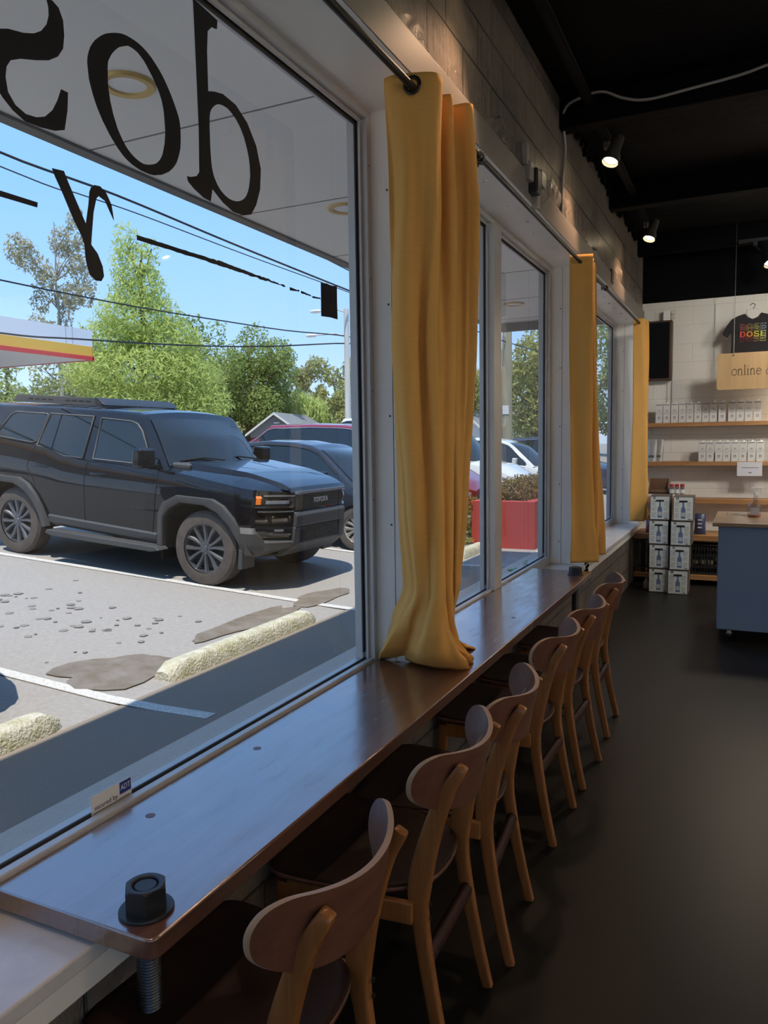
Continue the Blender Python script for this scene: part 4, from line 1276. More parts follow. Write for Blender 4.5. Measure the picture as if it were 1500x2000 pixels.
for y in np.linspace(-.49, .49, 34): gm.box(X + .010, X + .017, y - .004, y + .004, .868, 1.008)
for z in np.linspace(.868, 1.008, 8): gm.box(X + .010, X + .018, -.49, .49, z - .003, z + .003)
for y in np.linspace(-.42, .42, 26): gm.box(X + .010, X + .02, y - .003, y + .003, .51, .655)
for z in np.linspace(.512, .652, 7): gm.box(X + .010, X + .021, -.42, .42, z - .003, z + .003)
gm.build('grille_lattice', mat('grille_lattice', (.06, .052, .035), .5), suv.root)
tr_ = MB()
for k, y in enumerate(np.linspace(-.50, .50, 30)):
    tr_.box(X - .02, X + .04, y - .012, y + .010, 1.026, 1.054)
tr_.build('grille_teeth', silver, suv.root)
text('lettering', 'TOYOTA', .078, mat('badge_grey', (.80, .80, .80), .4), suv.root, Matrix(((0, 0, 1, X + .022), (1, 0, 0, 0), (0, 1, 0, .940), (0, 0, 0, 1))), .003, sx=.98)
bar = MB().prism([(X - .05, .665), (X + .045, .68), (X + .055, .80), (X + .03, .835), (X - .05, .845)], 'y', -.53, .53)
bar.v = [(a, b, c) for a, b, c in bar.v]
bar.build('bumper', trim_plastic, suv.root, bevel=.012)
MB().box(X - .04, X + .012, -.46, .46, .50, .665).build('lower_grille', mesh_m, suv.root)
for sg in (-1, 1):
    MB().prism([(X - .04, .46), (X + .03, .47), (X + .045, .68), (X - .04, .68)], 'y', sg * .43, sg * .54).build('bumper_post', trim_plastic, suv.root, bevel=.012)
MB().prism([(.35, .30), (.70, .36), (X + .02, .47), (X + .03, .505), (.45, .50)], 'y', -.56, .56).build('skid_plate', trim_plastic, suv.root, bevel=.01)
for sg in (-1, 1):
    MB().box(.42, .47, sg * .95, sg * .72, .24, .45).build('mud_flap', trim_plastic, suv.root, bevel=.006)
    MB().box(-.60, -.57, sg * .95, sg * .72, .22, .5).build('mud_flap', dark_void, suv.root, bevel=.006)
# raised clamshell panel on the hood, its long creases towards the lamps
b = MB()
rows = []
for k in range(15):
    u = lerp(-.40, .77, k / 14)
    hc, ed = interp(suv_spec['T'], u) + .012, interp(suv_spec['S'], u)
    vw = lerp(.74, .56, k / 14)
    rows.append([(u, -vw - .05, ed + .020), (u, -vw, hc + .006), (u, -vw * .5, hc + .012), (u, 0, hc + .012), (u, vw * .5, hc + .012), (u, vw, hc + .006), (u, vw + .05, ed + .020)])
rows.append([(.80, y * .98, 1.046) for (_, y, _) in rows[-1]])
b.grid(rows).build('hood', paint_black, suv.root, smooth=12)
# wipers, cowl, washer nozzle
MB().box(-.62, -.36, -.80, .80, 1.19, 1.268).build('cowl', trim_plastic, suv.root, bevel=.03)
for y0, y1 in ((-.70, -.05), (-.02, .62)):
    MB().tube([(-.46, y1, 1.285), (-.52, (y0 + y1) / 2, 1.315), (-.565, y0, 1.285)], .010, 6).build('wiper', dark_void, suv.root, smooth=60)
# ---- the other cars of the row
def sedan_spec(L0=-3.75, L1=.88, h=1.43):
    return dict(
        B=[(L0, .42), (L0 + .4, .26), (-2.3, .22), (-.5, .21), (.5, .22), (L1, .30)],
        S=[(L0, .92), (L0 + .3, .98), (-2.6, .97), (-1.2, .93), (-.2, .88), (.4, .76), (L1, .60)],
        T=[(L0, 1.0), (L0 + .3, 1.06), (-2.9, 1.05), (-1.2, 1.0), (-.1, .97), (.45, .86), (L1 - .1, .70), (L1, .62)],
        HW=[(L0, .62), (L0 + .1, .76), (L0 + .4, .86), (-2, .905), (-.3, .905), (.3, .88), (.6, .80), (L1 - .08, .66), (L1, .52)],
        G=[(L0 + .45, .99), (L0 + .9, 1.16), (L0 + 1.4, h - .09), (-1.75, h - .01), (-1.3, h), (-.98, h - .03), (-.80, h - .09), (-.12, .90)],
        gh=(.92, .82, h, .56), ur=-.86, urr=L0 + 1.35, bow=.22, crown=.03, tuck=.05, hoodk=1.5,
        arch=[semi_arch(-2.7, .355, .30), semi_arch(0, .355, .30)], axles=(-2.7, 0), trimr=.009)
def suv_like_spec(L0=-3.85, L1=.92, h=1.67):
    return dict(
        B=[(L0, .50), (L0 + .4, .34), (-2.3, .29), (-.5, .28), (.5, .30), (L1, .38)],
        S=[(L0, 1.16), (L0 + .3, 1.19), (-2.6, 1.14), (-1.2, 1.08), (-.3, 1.03), (.4, .93), (L1, .70)],
        T=[(L0, 1.22), (L0 + .3, 1.25), (-2.9, 1.2), (-1.2, 1.15), (-.25, 1.12), (.45, 1.03), (L1 - .1, .86), (L1, .74)],
        HW=[(L0, .66), (L0 + .1, .80), (L0 + .4, .90), (-2, .945), (-.3, .945), (.3, .92), (.6, .84), (L1 - .08, .70), (L1, .56)],
        G=[(L0 + .04, 1.17), (L0 + .35, 1.36), (L0 + .62, h - .09), (-2.4, h - .02), (-1.7, h), (-1.25, h - .03), (-1.02, h - .10), (-.25, 1.05)],
        gh=(1.1, .86, h, .62), ur=-1.08, urr=L0 + .6, bow=.22, crown=.035, tuck=.05, hoodk=1.5,
        arch=[semi_arch(-2.8, .40, .34), semi_arch(0, .40, .34)], axles=(-2.8, 0), trimr=.012)
def dress(c, kind, paint, trimm, wheel_r, rimm, style='double'):
    c.sp['trimm'] = trimm
    c.body(); c.greenhouse()
    sp = c.sp
    G, S = sp['G'], sp['S']
    h = sp['gh'][2]
    L0 = G[0][0]
    top = lambda u: interp(G, u) - .075
    bot = lambda u: interp(S, u) + .035
    if kind == 'sedan':
        cuts = [(L0 + .62, L0 + 1.02, 0), (L0 + 1.06, -1.32, 0), (-1.24, -.30, 0)]
    else:
        cuts = [(L0 + .42, L0 + .98, 0), (L0 + 1.06, -1.68, 0), (-1.55, -.46, 0)]
    polys = []
    for a, b, _ in cuts:
        up = [(u, top(u)) for u in np.linspace(a, b, 9) if top(u) > bot(u) + .03]
        lo = [(u, bot(u)) for u in np.linspace(b, a, 5)]
        polys.append(up + lo)
    for sg in (-1, 1):
        ua, ub = cuts[0][0] - .02, cuts[2][1] - .02
        P = [(u, top(u) + .012) for u in np.linspace(ua, ub, 24) if top(u) > bot(u)] + [(ub, bot(ub) - .012), (ua, bot(ua) - .012)]
        MB().add([(p[0], sg * (c.gv(p[1]) + .0035), p[1]) for p in P], [tuple(range(len(P)))]).build('window_surround', lamp_black, c.root)
    c.side_windows(polys, [[(u, interp(G, u) - .055) for u in np.linspace(cuts[0][0] - .12, -.42, 26)]])
    mid = cuts[1][1] + .05
    c.seams([[(mid, bot(mid) - .03), (mid - .02, .6), (mid, .34)], [(cuts[2][1] - .02, bot(-.4) - .04), (-.52, .7), (-.46, .34)], [(cuts[1][0], bot(cuts[1][0]) - .03), (cuts[1][0] - .1, .9), (cuts[1][0] + .05, .65)]], .0035)
    c.handles([(cuts[1][0] + .12, interp(S, cuts[1][0]) - .12), (mid + .12, interp(S, mid) - .12)], paint)
    c.wheels(wheel_r, rimm, style)
    c.mirror(-.52, bot(-.5) + .06, paint, .85)
    L1 = sp['HW'][-1][0]
    sh = lambda u: interp(S, u)
    c.strip('headlight', lamp_clear, np.linspace(L1 - .42, L1 - .05, 7), [(L1 - .42, sh(L1 - .42) - .14), (L1, sh(L1) - .15)], [(L1 - .42, sh(L1 - .42) - .07), (L1, sh(L1) - .03)], .012)
    c.strip('rocker_trim', trim_plastic, np.linspace(-2.3, -.45, 8), sp['B'][2][1] - .02, sp['B'][2][1] + .06, .012)
    w0 = sh(L1)
    MB().box(L1 - .05, L1 + .012, -.40, .40, w0 - .30, w0 - .06).build('grille', mesh_m, c.root, bevel=.02)
    g = MB()
    for z in np.linspace(w0 - .28, w0 - .08, 7): g.box(L1 + .008, L1 + .02, -.37, .37, z - .005, z + .005)
    g.build('grille_bar', silver, c.root)
    MB().box(L1 - .06, L1 + .02, -.55, .55, w0 - .42, w0 - .34).build('lower_intake', dark_void, c.root, bevel=.01)
    MB().tube([(-.36, .55, interp(sp['T'], -.3) + .02), (-.42, .1, interp(sp['T'], -.3) + .05)], .010, 6).build('wiper', dark_void, c.root)
    return c
sd = dress(Car('charcoal_sedan', 'charcoal fastback sedan with silver wheels parked behind the black off-roader', -4.95, 10.31, sedan_spec(-3.75, .88, 1.44), paint_dark), 'sedan', paint_dark, dark_void, .315, rim_silver)
rd = dress(Car('red_crossover', 'dark red crossover with chrome window line, third car of the row', -5.25, 13.22, suv_like_spec(-3.9, .92, 1.70), paint_red), 'suv', paint_red, silver, .36, rim_silver)
wh = dress(Car('white_crossover', 'white crossover with a dark grille behind the red car', -5.15, 16.15, suv_like_spec(-4.0, .92, 1.90), paint_white), 'suv', paint_white, silver, .36, rim_silver, 'five')
w2 = dress(Car('white_sedan', 'white sedan farther along the row, its silver front wheel above the planter', -4.67, 19.15, sedan_spec(-3.8, .92, 1.50), paint_white), 'sedan', paint_white, silver, .34, rim_silver, 'five')
nv = dress(Car('navy_sedan', 'dark blue car roof showing beyond the white sedan', -4.3, 23.75, sedan_spec(-3.8, .92, 1.55), paint_navy), 'sedan', paint_navy, silver, .34, rim_silver, 'five')
gh_ = dress(Car('parked_hatchback', 'dark car just outside the frame whose shadow falls by the near wheel stop', -4.90, 2.27, suv_like_spec(-3.9, .92, 1.62), paint_dark), 'suv', paint_dark, dark_void, .36, rim_dark)

# ---------------------------------------------------------------- wheel stops
def wheel_stop(y0, y1, label, seed):
    r_ = random.Random(seed)
    t = empty('wheel_stop', (-3.60, (y0 + y1) / 2, lotz(-3.6)), label, 'wheel stop', 'concrete wheel stops in front of the parking stalls')
    L = (y1 - y0) / 2
    rows = []
    N = 60
    sec = [(-.10, -.01), (-.097, .03), (-.075, .085), (-.055, .105), (0, .112), (.055, .105), (.075, .085), (.095, .03), (.10, -.01)]
    for i in range(N + 1):
        y = lerp(-L, L, i / N)
        e = max(0, (abs(y) - (L - .10)) / .10)
        row = []
        for x, z in sec:
            j = r_.uniform(-.004, .004) if z > 0 else 0
            row.append((x * (1 - .30 * e) + j, y + r_.uniform(-.003, .003), z * (1 - .45 * e) + j if z > 0 else z))
        rows.append(row)
    b = MB().grid(rows)
    for o in (0, N * len(sec)): b.f.append(tuple(o + k for k in range(len(sec))))
    b.build('block', stop_m, t, smooth=45)
    return t
wheel_stop(3.97, 5.93, 'long weathered wheel stop in the middle of the glass, before the empty stall', 1)
wheel_stop(1.1, 3.06, 'weathered concrete wheel stop cut by the lower left of the picture', 2)
wheel_stop(6.96, 8.9, 'concrete wheel stop before the black off-roader, partly behind the window frame', 3)
wheel_stop(9.9, 11.0, 'concrete wheel stop near the red planter, in front of the charcoal sedan', 4)

# ---------------------------------------------------------------- planter
pr = mat('planter_red', (.46, .045, .035), .8, noise=(5, (.38, .04, .032), .3), bump=(70, .5, .006))
pt = empty('red_planter', (-3.34, 13.2, -.06), 'painted red masonry planter box outside the second window', 'planter')
b = MB()
b.box(-.49, -.33, -2.05, 2.4, 0, .72).box(.33, .49, -2.05, 2.4, 0, .72).box(-.33, .33, -2.05, -1.89, 0, .72).box(-.33, .33, 2.24, 2.4, 0, .72)
b.build('wall', pr, pt, bevel=.006)
MB().box(-.33, .33, -1.89, 2.24, .3, .62).build('soil', mat('soil', (.05, .035, .02), .9), pt)
def leaf_cloud(blobs, n, size, seed, droop=0.0, flat=.55):
    """leaf quads scattered through ellipsoids: (cx,cy,cz,rx,ry,rz,weight)"""
    g = np.random.default_rng(seed)
    W = np.array([b[6] if len(b) > 6 else b[3] * b[4] * b[5] for b in blobs], float)
    W = W / W.sum()
    idx = g.choice(len(blobs), n, p=W)
    B = np.array([b[:6] for b in blobs], float)[idx]
    d = g.normal(size=(n, 3))
    d /= np.linalg.norm(d, axis=1)[:, None]
    rad = g.uniform(.35, 1.0, n) ** .55
    c = B[:, :3] + d * B[:, 3:] * rad[:, None]
    c += g.normal(size=(n, 3)) * B[:, 3:] * .05
    nrm = d * .8 + g.normal(size=(n, 3)) * .8
    nrm[:, 2] += flat
    nrm /= np.linalg.norm(nrm, axis=1)[:, None]
    a = np.cross(nrm, g.normal(size=(n, 3)))
    if droop:
        a = a * (1 - droop) + np.array([0, 0, -1.0]) * droop
        a -= nrm * (a * nrm).sum(1)[:, None]
    a /= np.linalg.norm(a, axis=1)[:, None] + 1e-9
    b2 = np.cross(nrm, a)
    s = (size * g.uniform(.6, 1.3, n))[:, None]
    el = 1 + 1.6 * droop
    p = np.stack([c - a * s * el, c - b2 * s * .42 / el ** .6 + a * s * .1, c + a * s * el, c + b2 * s * .42 / el ** .6 + a * s * .1], 1)
    return p.reshape(-1, 3), n
def cloud_obj(name, m, parent, blobs, n, size, seed, droop=0.0, flat=.55):
    P, n = leaf_cloud(blobs, n, size, seed, droop, flat)
    me = bpy.data.meshes.new(name)
    me.vertices.add(len(P))
    me.vertices.foreach_set('co', P.ravel().astype(np.float32))
    me.loops.add(4 * n)
    me.loops.foreach_set('vertex_index', np.arange(4 * n, dtype=np.int32))
    me.polygons.add(n)
    me.polygons.foreach_set('loop_start', np.arange(0, 4 * n, 4, dtype=np.int32))
    me.update(calc_edges=True)
    me.materials.append(m)
    o = bpy.data.objects.new(name, me)
    COL.objects.link(o)
    if parent: o.parent = parent
    return o
lf_shrub = leaf_mat('leaf_shrub', (.10, .13, .03), (.42, .22, .08))
lf_ivy = leaf_mat('leaf_ivy', (.16, .18, .04), (.34, .30, .08))
for k, (y, s_) in enumerate([(-1.2, 1.0), (-.3, 1.1), (.7, 1.1), (1.6, 1.0)]):
    t = empty('planter_shrub', (-3.34, 13.2 + y, .54), ['green and rust leaved shrub at the front of the red planter', 'second shrub from the front of the red planter', 'third shrub from the front of the red planter', 'shrub at the rear of the red planter'][k], 'shrub', 'shrubs in the red planter')
    cloud_obj('foliage', lf_shrub, t, [(0, 0, .26, .34, .5, .22), (-.2, .1, .2, .25, .4, .22), (.2, -.1, .22, .22, .4, .2)], 1500, .035, 30 + k)
    MB().tube([(0, 0, 0), (.02, .02, .25)], .012, 6).build('stem', mat('bark', (.12, .085, .055), .9), t)
t = empty('ivy', (-3.84, 11.3, 0), 'ivy and weeds growing up the outer corner of the red planter', 'ivy')
cloud_obj('foliage', lf_ivy, t, [(-.02, .0, .55, .06, .35, .2), (-.05, .1, .3, .08, .4, .25), (-.1, .2, .06, .25, .7, .05), (-.3, -.4, .0, .3, .5, .03)], 1100, .03, 77)
gb = MB()
for k in range(5):
    M = Matrix.Translation((-2.62 + .03 * k, 9.15 + .02 * k, -.038)) @ Matrix.Rotation(k * 1.1, 4, 'Z') @ Matrix.Rotation(.3 * k, 4, 'X')
    gb.box(-.05, .05, -.03, .03, -.002, .012, M)
tag(gb.build('green_wrapper', mat('green_litter', (.03, .30, .10), .5)), 'crumpled green wrapper on the shaded pavement by the planter', 'litter')

# ---------------------------------------------------------------- trees
bark = MATS['bark']
bark2 = mat('bark_grey', (.30, .27, .23), .9)
LF = dict(
    cypress=leaf_mat('leaf_bright', (.38, .46, .11), (.58, .64, .20)),
    oak=leaf_mat('leaf_oak', (.17, .24, .06), (.36, .42, .12)),
    olive=leaf_mat('leaf_olive', (.28, .28, .10), (.45, .41, .18)),
    willow=leaf_mat('leaf_willow', (.42, .50, .13), (.60, .66, .24)),
    yellow=leaf_mat('leaf_yellowing', (.27, .30, .08), (.48, .44, .16)),
    grey=leaf_mat('leaf_thin', (.33, .31, .19), (.48, .43, .28)))
TREES = 'trees beyond the parking lot'
def tree(x, y, label, kind, blobs, n, size, seed, trunk=.25, bk=None, droop=0, branches=6, name='tree'):
    """blobs relative to the foot"""
    z0 = lotz(x) - .1
    t = empty(name, (x, y, z0), label, 'tree', TREES)
    top = max(b[2] - b[5] * .3 for b in blobs)
    r_ = random.Random(seed)
    b = MB()
    sp = [(0, 0, 0)]
    tx, ty = 0, 0
    cx = sum(q[0] for q in blobs) / len(blobs)
    cy = sum(q[1] for q in blobs) / len(blobs)
    for k in range(1, 9):
        f = k / 8
        sp.append((cx * f + r_.uniform(-.12, .12), cy * f + r_.uniform(-.12, .12), top * f))
    b.tube(sp, [trunk * (1 - .85 * k / 8) for k in range(9)], 9)
    for q in blobs[:14]:
        h0 = max(.15, (q[2] - q[5] * 1.1) / top)
        i = min(7, int(h0 * 8))
        s0 = Vector(sp[i])
        e = Vector(q[:3])
        mid = (s0 + e) / 2 + Vector((r_.uniform(-.2, .2), r_.uniform(-.2, .2), -.1))
        b.tube([s0, mid, e], [trunk * .35, trunk * .2, trunk * .08], 6)
        for _ in range(branches // 2):
            d = Vector((r_.gauss(0, 1), r_.gauss(0, 1), r_.gauss(.3, .7))).normalized()
            e2 = e + Vector((d.x * q[3], d.y * q[4], d.z * q[5])) * .8
            b.tube([mid.lerp(e, .6), e2], [trunk * .1, trunk * .03], 5)
    b.build('trunk', bk or bark, t, smooth=60)
    cloud_obj('foliage', LF[kind], t, blobs, n, size, seed, droop)
    return t
def blobset(c, R, n, seed, br=(.35, .6), squash=1.0):
    r_ = random.Random(seed)
    out = []
    for k in range(n):
        while True:
            d = [r_.uniform(-1, 1) for _ in range(3)]
            if sum(q * q for q in d) < 1: break
        s = r_.uniform(*br)
        out.append((c[0] + d[0] * R[0], c[1] + d[1] * R[1], c[2] + d[2] * R[2], R[0] * s, R[1] * s, R[2] * s * squash))
    return out
tree(-50.4, 45.3, 'tall thin tree with sparse grey-green leaves, highest on the far side', 'grey',
     blobset((.2, .1, 15.2), (3.4, 3.4, 4.6), 22, 1, (.16, .30)) + blobset((-1.2, -.6, 9.5), (3.0, 3.0, 3.0), 10, 2, (.2, .32)), 5200, .17, 11, .22, bark2, 0, 10)
tree(-38.8, 42.0, 'bright green feathery conifer, pointed top, right of the gas station canopy', 'cypress',
     [(-.6, -.3, 14.6, 1.0, 1.0, 1.6), (-.2, -.1, 13.0, 1.7, 1.7, 1.8), (.1, 0, 11.4, 2.1, 2.1, 1.8), (0, 0, 9.4, 3.0, 3.0, 2.2), (-1.5, -.8, 8.0, 2.6, 2.6, 1.6), (1.6, .8, 7.6, 2.8, 2.8, 1.9), (0, 0, 5.6, 4.6, 4.6, 2.0), (2.8, 1.4, 5.2, 2.8, 2.8, 2.0), (-3.2, -1.5, 5.6, 2.2, 2.2, 1.8), (3.8, 1.9, 3.4, 2.2, 2.2, 1.4), (0, 0, 3.2, 4.6, 4.6, 1.6), (.9, .5, 14.2, .7, .7, .8)], 30000, .145, 12, .4, bark, .45)
tree(-42.8, 59.8, 'big dark green oak with a round crown left of the grey roofed house', 'oak',
     blobset((0, 0, 6.4), (5.0, 4.2, 4.6), 34, 3, (.24, .4)) + [(.2, 0, 5.5, 3.8, 3.2, 3.8)], 22000, .17, 13, .5)
tree(-49.0, 61.6, 'green tree behind the bright conifer, its crown filling the gap to the oak', 'oak',
     blobset((0, 0, 7.0), (3.8, 3.6, 5.2), 24, 4, (.28, .42)) + [(.2, 0, 6, 3, 3, 4)], 9000, .22, 14, .4)
tree(-41.5, 65.5, 'pale green weeping willow just above the grey roofed house', 'willow',
     [(0, 0, 4.2, 2.9, 2.6, 1.6), (-2.0, -1, 3.5, 2.1, 2, 1.5), (2, 1, 3.4, 2.1, 2, 1.6), (-3.3, -1.5, 2.5, 1.5, 1.5, 1.5), (3.1, 1.5, 2.6, 1.5, 1.5, 1.5), (0, 0, 2.6, 3.5, 2.8, 1.7)], 10000, .22, 15, .3, bark, .82)
tree(-40.8, 74.2, 'open yellow-green tree behind the white light pole', 'yellow',
     blobset((0, 0, 6.2), (4.0, 3.6, 4.2), 22, 5, (.2, .34)), 6000, .22, 16, .35, bark2, 0, 8)
tree(-46.4, 76.4, 'slender light green tree between the oak and the light pole', 'olive',
     blobset((0, 0, 6.6), (2.4, 2.4, 4.0), 12, 6, (.26, .4)), 3200, .22, 17, .3, bark2)
tree(-52.0, 42.3, 'low dark green tree under the gas station canopy', 'oak',
     blobset((0, 0, 4.0), (4.2, 4.2, 3.2), 18, 7, (.3, .45)) + [(0, 0, 3, 4, 4, 2.4)], 7000, .2, 18, .3)
tree(-53.6, 50.5, 'brownish olive tree between the gas station canopy and the conifer', 'olive',
     blobset((0, 0, 6.0), (4.2, 4.2, 4.8), 24, 8, (.25, .4)) + [(0, 0, 4, 4, 4, 3)], 9000, .2, 19, .35)
tree(-22.4, 65.2, 'yellow-green tree seen between the first curtain and the window mullion', 'yellow',
     blobset((0, 0, 5.2), (3.2, 3.0, 3.8), 20, 9, (.28, .42)) + [(0, 0, 4.4, 2.6, 2.4, 3.0)], 8000, .19, 20, .35)
tree(-12.8, 49.6, 'leafy green tree right of the weathered utility pole', 'yellow',
     blobset((.3, .5, 5.4), (2.4, 2.6, 3.8), 20, 10, (.28, .42)) + [(0, 0, 3.4, 2.2, 2.2, 3.0)], 9500, .16, 21, .3)
tree(-11.0, 55.5, 'green tree farther back, behind the window frame', 'oak',
     blobset((0, 0, 5.6), (3.0, 3.2, 4.4), 20, 11, (.28, .42)), 7000, .18, 22, .35)
tree(-9.3, 60.5, 'green tree seen in the sliver of the last window', 'oak',
     blobset((0, 0, 4.4), (2.6, 2.6, 3.6), 14, 12, (.3, .42)), 4500, .18, 23, .3)
tree(-46.5, 57.0, 'bushy green tree at the foot of the big oak', 'oak',
     blobset((0, 0, 2.9), (4.0, 3.6, 2.6), 16, 13, (.3, .42)), 7500, .18, 24, .2)
tree(-33.4, 64.4, 'low yellowish tree right of the white light pole', 'yellow',
     blobset((0, 0, 3.0), (2.8, 2.8, 2.6), 12, 14, (.3, .42)), 4200, .19, 25, .2)
tree(-41.5, 48.0, 'low green tree below the conifer, above the off-roader roof', 'olive',
     blobset((0, 0, 2.6), (5.0, 4.0, 2.4), 16, 15, (.3, .42)), 7500, .18, 26, .2)

# unseen trees added behind the camera to darken reflections in the car sides
for k_, (x_, y_) in enumerate([(-6, -24), (-13, -27), (-21, -25), (-30, -28), (2, -27)]):
    tree(x_, y_, 'added unseen tree behind the camera, darkening the car reflections, %s from the shop' % ['second', 'third', 'fourth', 'fifth', 'first'][k_], 'oak',
         blobset((0, 0, 4.6), (4.2, 3.4, 4.0), 14, 40 + k_, (.32, .45)) + [(0, 0, 4, 3.4, 3, 3.6)], 3500, .34, 50 + k_, .4)

# ---------------------------------------------------------------- gas station canopy, poles, wires, houses
t = empty('gas_station_canopy', (-18.65, 18.05, 4.27), 'white, yellow and red edged gas station canopy at the left of the view', 'canopy')
wht = mat('canopy_white', (.72, .73, .74), .5)
MB().box(-12, -.04, -32, 0, .02, .90).build('roof_deck', mat('canopy_deck', (.62, .61, .58), .6), t)
MB().box(-.04, 0, -32, .0, .42, .93).box(-12, 0, 0, .04, .42, .93).build('white_band', wht, t)
MB().box(-.05, .012, -32, .012, .12, .42).box(-12, .012, .0, .052, .12, .42).build('yellow_band', mat('canopy_yellow', (.78, .42, .03), .45), t)
MB().box(-.05, .03, -32, .03, 0, .12).box(-12, .03, 0, .07, 0, .12).build('red_band', mat('canopy_red', (.62, .02, .02), .45), t)
sm_ = MB()
for y in (-.75, -1.0, -6.4, -12): sm_.box(.0, .004, y, y + .02, .42, .93)
sm_.build('panel_joint', mat('panel_joint', (.35, .36, .38), .5), t)
MB().box(-6.2, -5.8, -8.2, -7.8, -3.45, .02).build('column', wht, t)
MB().box(-6.2, -5.8, -1.4, -1.0, -3.45, .02).build('column', wht, t)

pole_w = mat('pole_white', (.62, .60, .56), .8, noise=(6, (.45, .43, .40), .2, (1, 1, .2)))
pole_b = mat('pole_weathered', (.36, .33, .22), .9, noise=(7, (.22, .19, .12), .25, (1, 1, .15)))
t = empty('light_pole', (-12.42, 23.3, .6), 'tall whitewashed pole with two street lamps, rising above the red car', 'light pole')
MB().lathe([(.115, 0), (.105, 2), (.085, 5.5)], 14).build('pole', pole_w, t, smooth=50)
for z, L in ((4.58, .95), (5.38, .8)):
    a = MB().tube([(0, 0, z), (-.35 * L, -.16 * L, z + .10), (-L, -.45 * L, z + .06)], .022, 8)
    a.build('arm', pole_w, t, smooth=60)
    h = MB().lathe([(0, -.05), (.10, -.045), (.13, .0), (.10, .045), (0, .06)], 14, caps=False)
    h.v = [(x * 1.7 - L - .15, y - .45 * L - .05, z + .05 + zz) for (x, y, zz) in h.v]
    h.build('lamp_head', wht, t, smooth=60)
t = empty('utility_pole', (-6.42, 21.9, .4), 'weathered greenish wooden utility pole with a paper notice, in the second window', 'utility pole')
MB().lathe([(.15, 0), (.14, 3), (.12, 9.5)], 16).build('pole', pole_b, t, smooth=50)
MB().box(-.09, .09, -.153, -.147, 1.95, 2.2).build('notice', paper_white, t)
MB().tube([(-.3, .1, .0), (-.12, .0, 4.5)], .012, 6).build('guy_wire', pole_w, t)
t2 = empty('utility_pole', (-6.85, 22.6, .4), 'second wooden pole standing close behind the weathered one', 'utility pole')
MB().lathe([(.10, 0), (.09, 3), (.085, 3.9)], 14).build('pole', pole_b, t2, smooth=50)
WIRES = [
 (.028, 'upper thick power line across the blue sky', [(-18, -14, 9.6), (-14.9, 0, 8.7), (-14.3, 9.6, 8.05), (-14.3, 11.6, 7.73), (-14.2, 14.77, 7.72), (-13.4, 18.55, 7.26), (-12.04, 23.67, 6.57), (-10.6, 28.5, 5.9)]),
 (.014, 'thin cable sagging just under the thick power line', [(-18, -14, 9.2), (-14.9, 0, 8.3), (-14.28, 11.57, 7.43), (-14.3, 13.58, 7.46), (-14.1, 15.39, 7.42), (-13.5, 18.95, 7.13), (-12.9, 22.06, 6.88), (-12.27, 24.12, 6.61), (-10.6, 29, 5.8)]),
 (.020, 'power line running to the lower lamp of the light pole', [(-18, -14, 6.6), (-16.4, 8, 5.62), (-16.0, 12.78, 5.51), (-15.9, 14.86, 5.50), (-15.5, 17.13, 5.45), (-14.8, 19.69, 5.40), (-13.7, 21.55, 5.26), (-12.43, 23.34, 5.19), (-12.1, 24.44, 5.0), (-11.6, 26.86, 4.25)]),
 (.024, 'lowest cable crossing in front of the trees to the light pole', [(-18, -14, 5.4), (-16.3, 8, 4.4), (-15.97, 12.67, 4.27), (-15.8, 14.76, 4.36), (-15.3, 18.34, 4.55), (-14.2, 21.15, 4.74), (-12.42, 23.32, 4.95), (-12.2, 24.42, 4.82), (-11.6, 26.85, 4.10)]),
 (.010, 'thin wire high at the left edge of the sky, by the canopy', [(-14, -6, 8.4), (-12.6, 10.2, 7.75), (-12.9, 12.17, 7.98), (-13.6, 15.12, 8.3), (-14.2, 17.13, 8.6), (-15.5, 22, 9.2)]),
 (.014, 'wire across the top of the second window', [(-9.5, 14, 6.2), (-7.62, 18.95, 4.97), (-7.07, 20.3, 4.69), (-6.42, 21.78, 4.42), (-5.57, 25.42, 4.23)]),
]
wm = mat('cable_black', (.012, .012, .013), .6)
for r, lb, pts in WIRES:
    tag(MB().tube(smooth_open(pts, 5), r, 6).build('overhead_wire', wm, smooth=60), lb, 'overhead wire', 'overhead wires outside')

roof_m = mat('shingle_roof', (.22, .225, .23), .9, noise=(14, (.15, .155, .16), .25), bump=(25, .4, .02))
sid_m = mat('grey_siding', (.20, .205, .21), .8)
wsid = mat('white_siding', (.60, .60, .57), .8)
def house(x, y, ang, L, Wd, zb, eave, ridge, label, wallm, over=.35, dormer=False):
    """gable end faces local -x ; ridge along local x"""
    t = empty('house', (x, y, zb), label, 'house')
    t.rotation_euler = (0, 0, ang)
    b = MB()
    b.prism([(-Wd / 2, 0), (Wd / 2, 0), (Wd / 2, eave), (0, ridge - .1), (-Wd / 2, eave)], 'x', 0, L)
    b.build('wall', wallm, t)
    for s in (-1, 1):
        sl = (ridge - eave) / (Wd / 2)
        MB().prism([(0, ridge - .02), (s * (Wd / 2 + over), eave - sl * over - .02), (s * (Wd / 2 + over), eave - sl * over + .12), (0, ridge + .13)], 'x', -over, L + over).build('roof', roof_m, t)
        MB().prism([(0, ridge - .10), (s * (Wd / 2 + over), eave - sl * over - .10), (s * (Wd / 2 + over), eave - sl * over + .10), (0, ridge + .10)], 'x', -over - .05, -over).build('bargeboard', wsid, t)
    return t
h1 = house(-36.9, 55.9, math.atan2(56.3 - 55.2, -37.6 + 36.0) + 0, 9, 4.6, .9, 1.75, 3.35, 'small grey house with a shingled gable roof beyond the cars', sid_m)
h1.rotation_euler = (0, 0, radians(103))
MB().box(-.02, .0, -2.28, 2.28, 0, 1.3).build('red_panel', paint_red, h1)
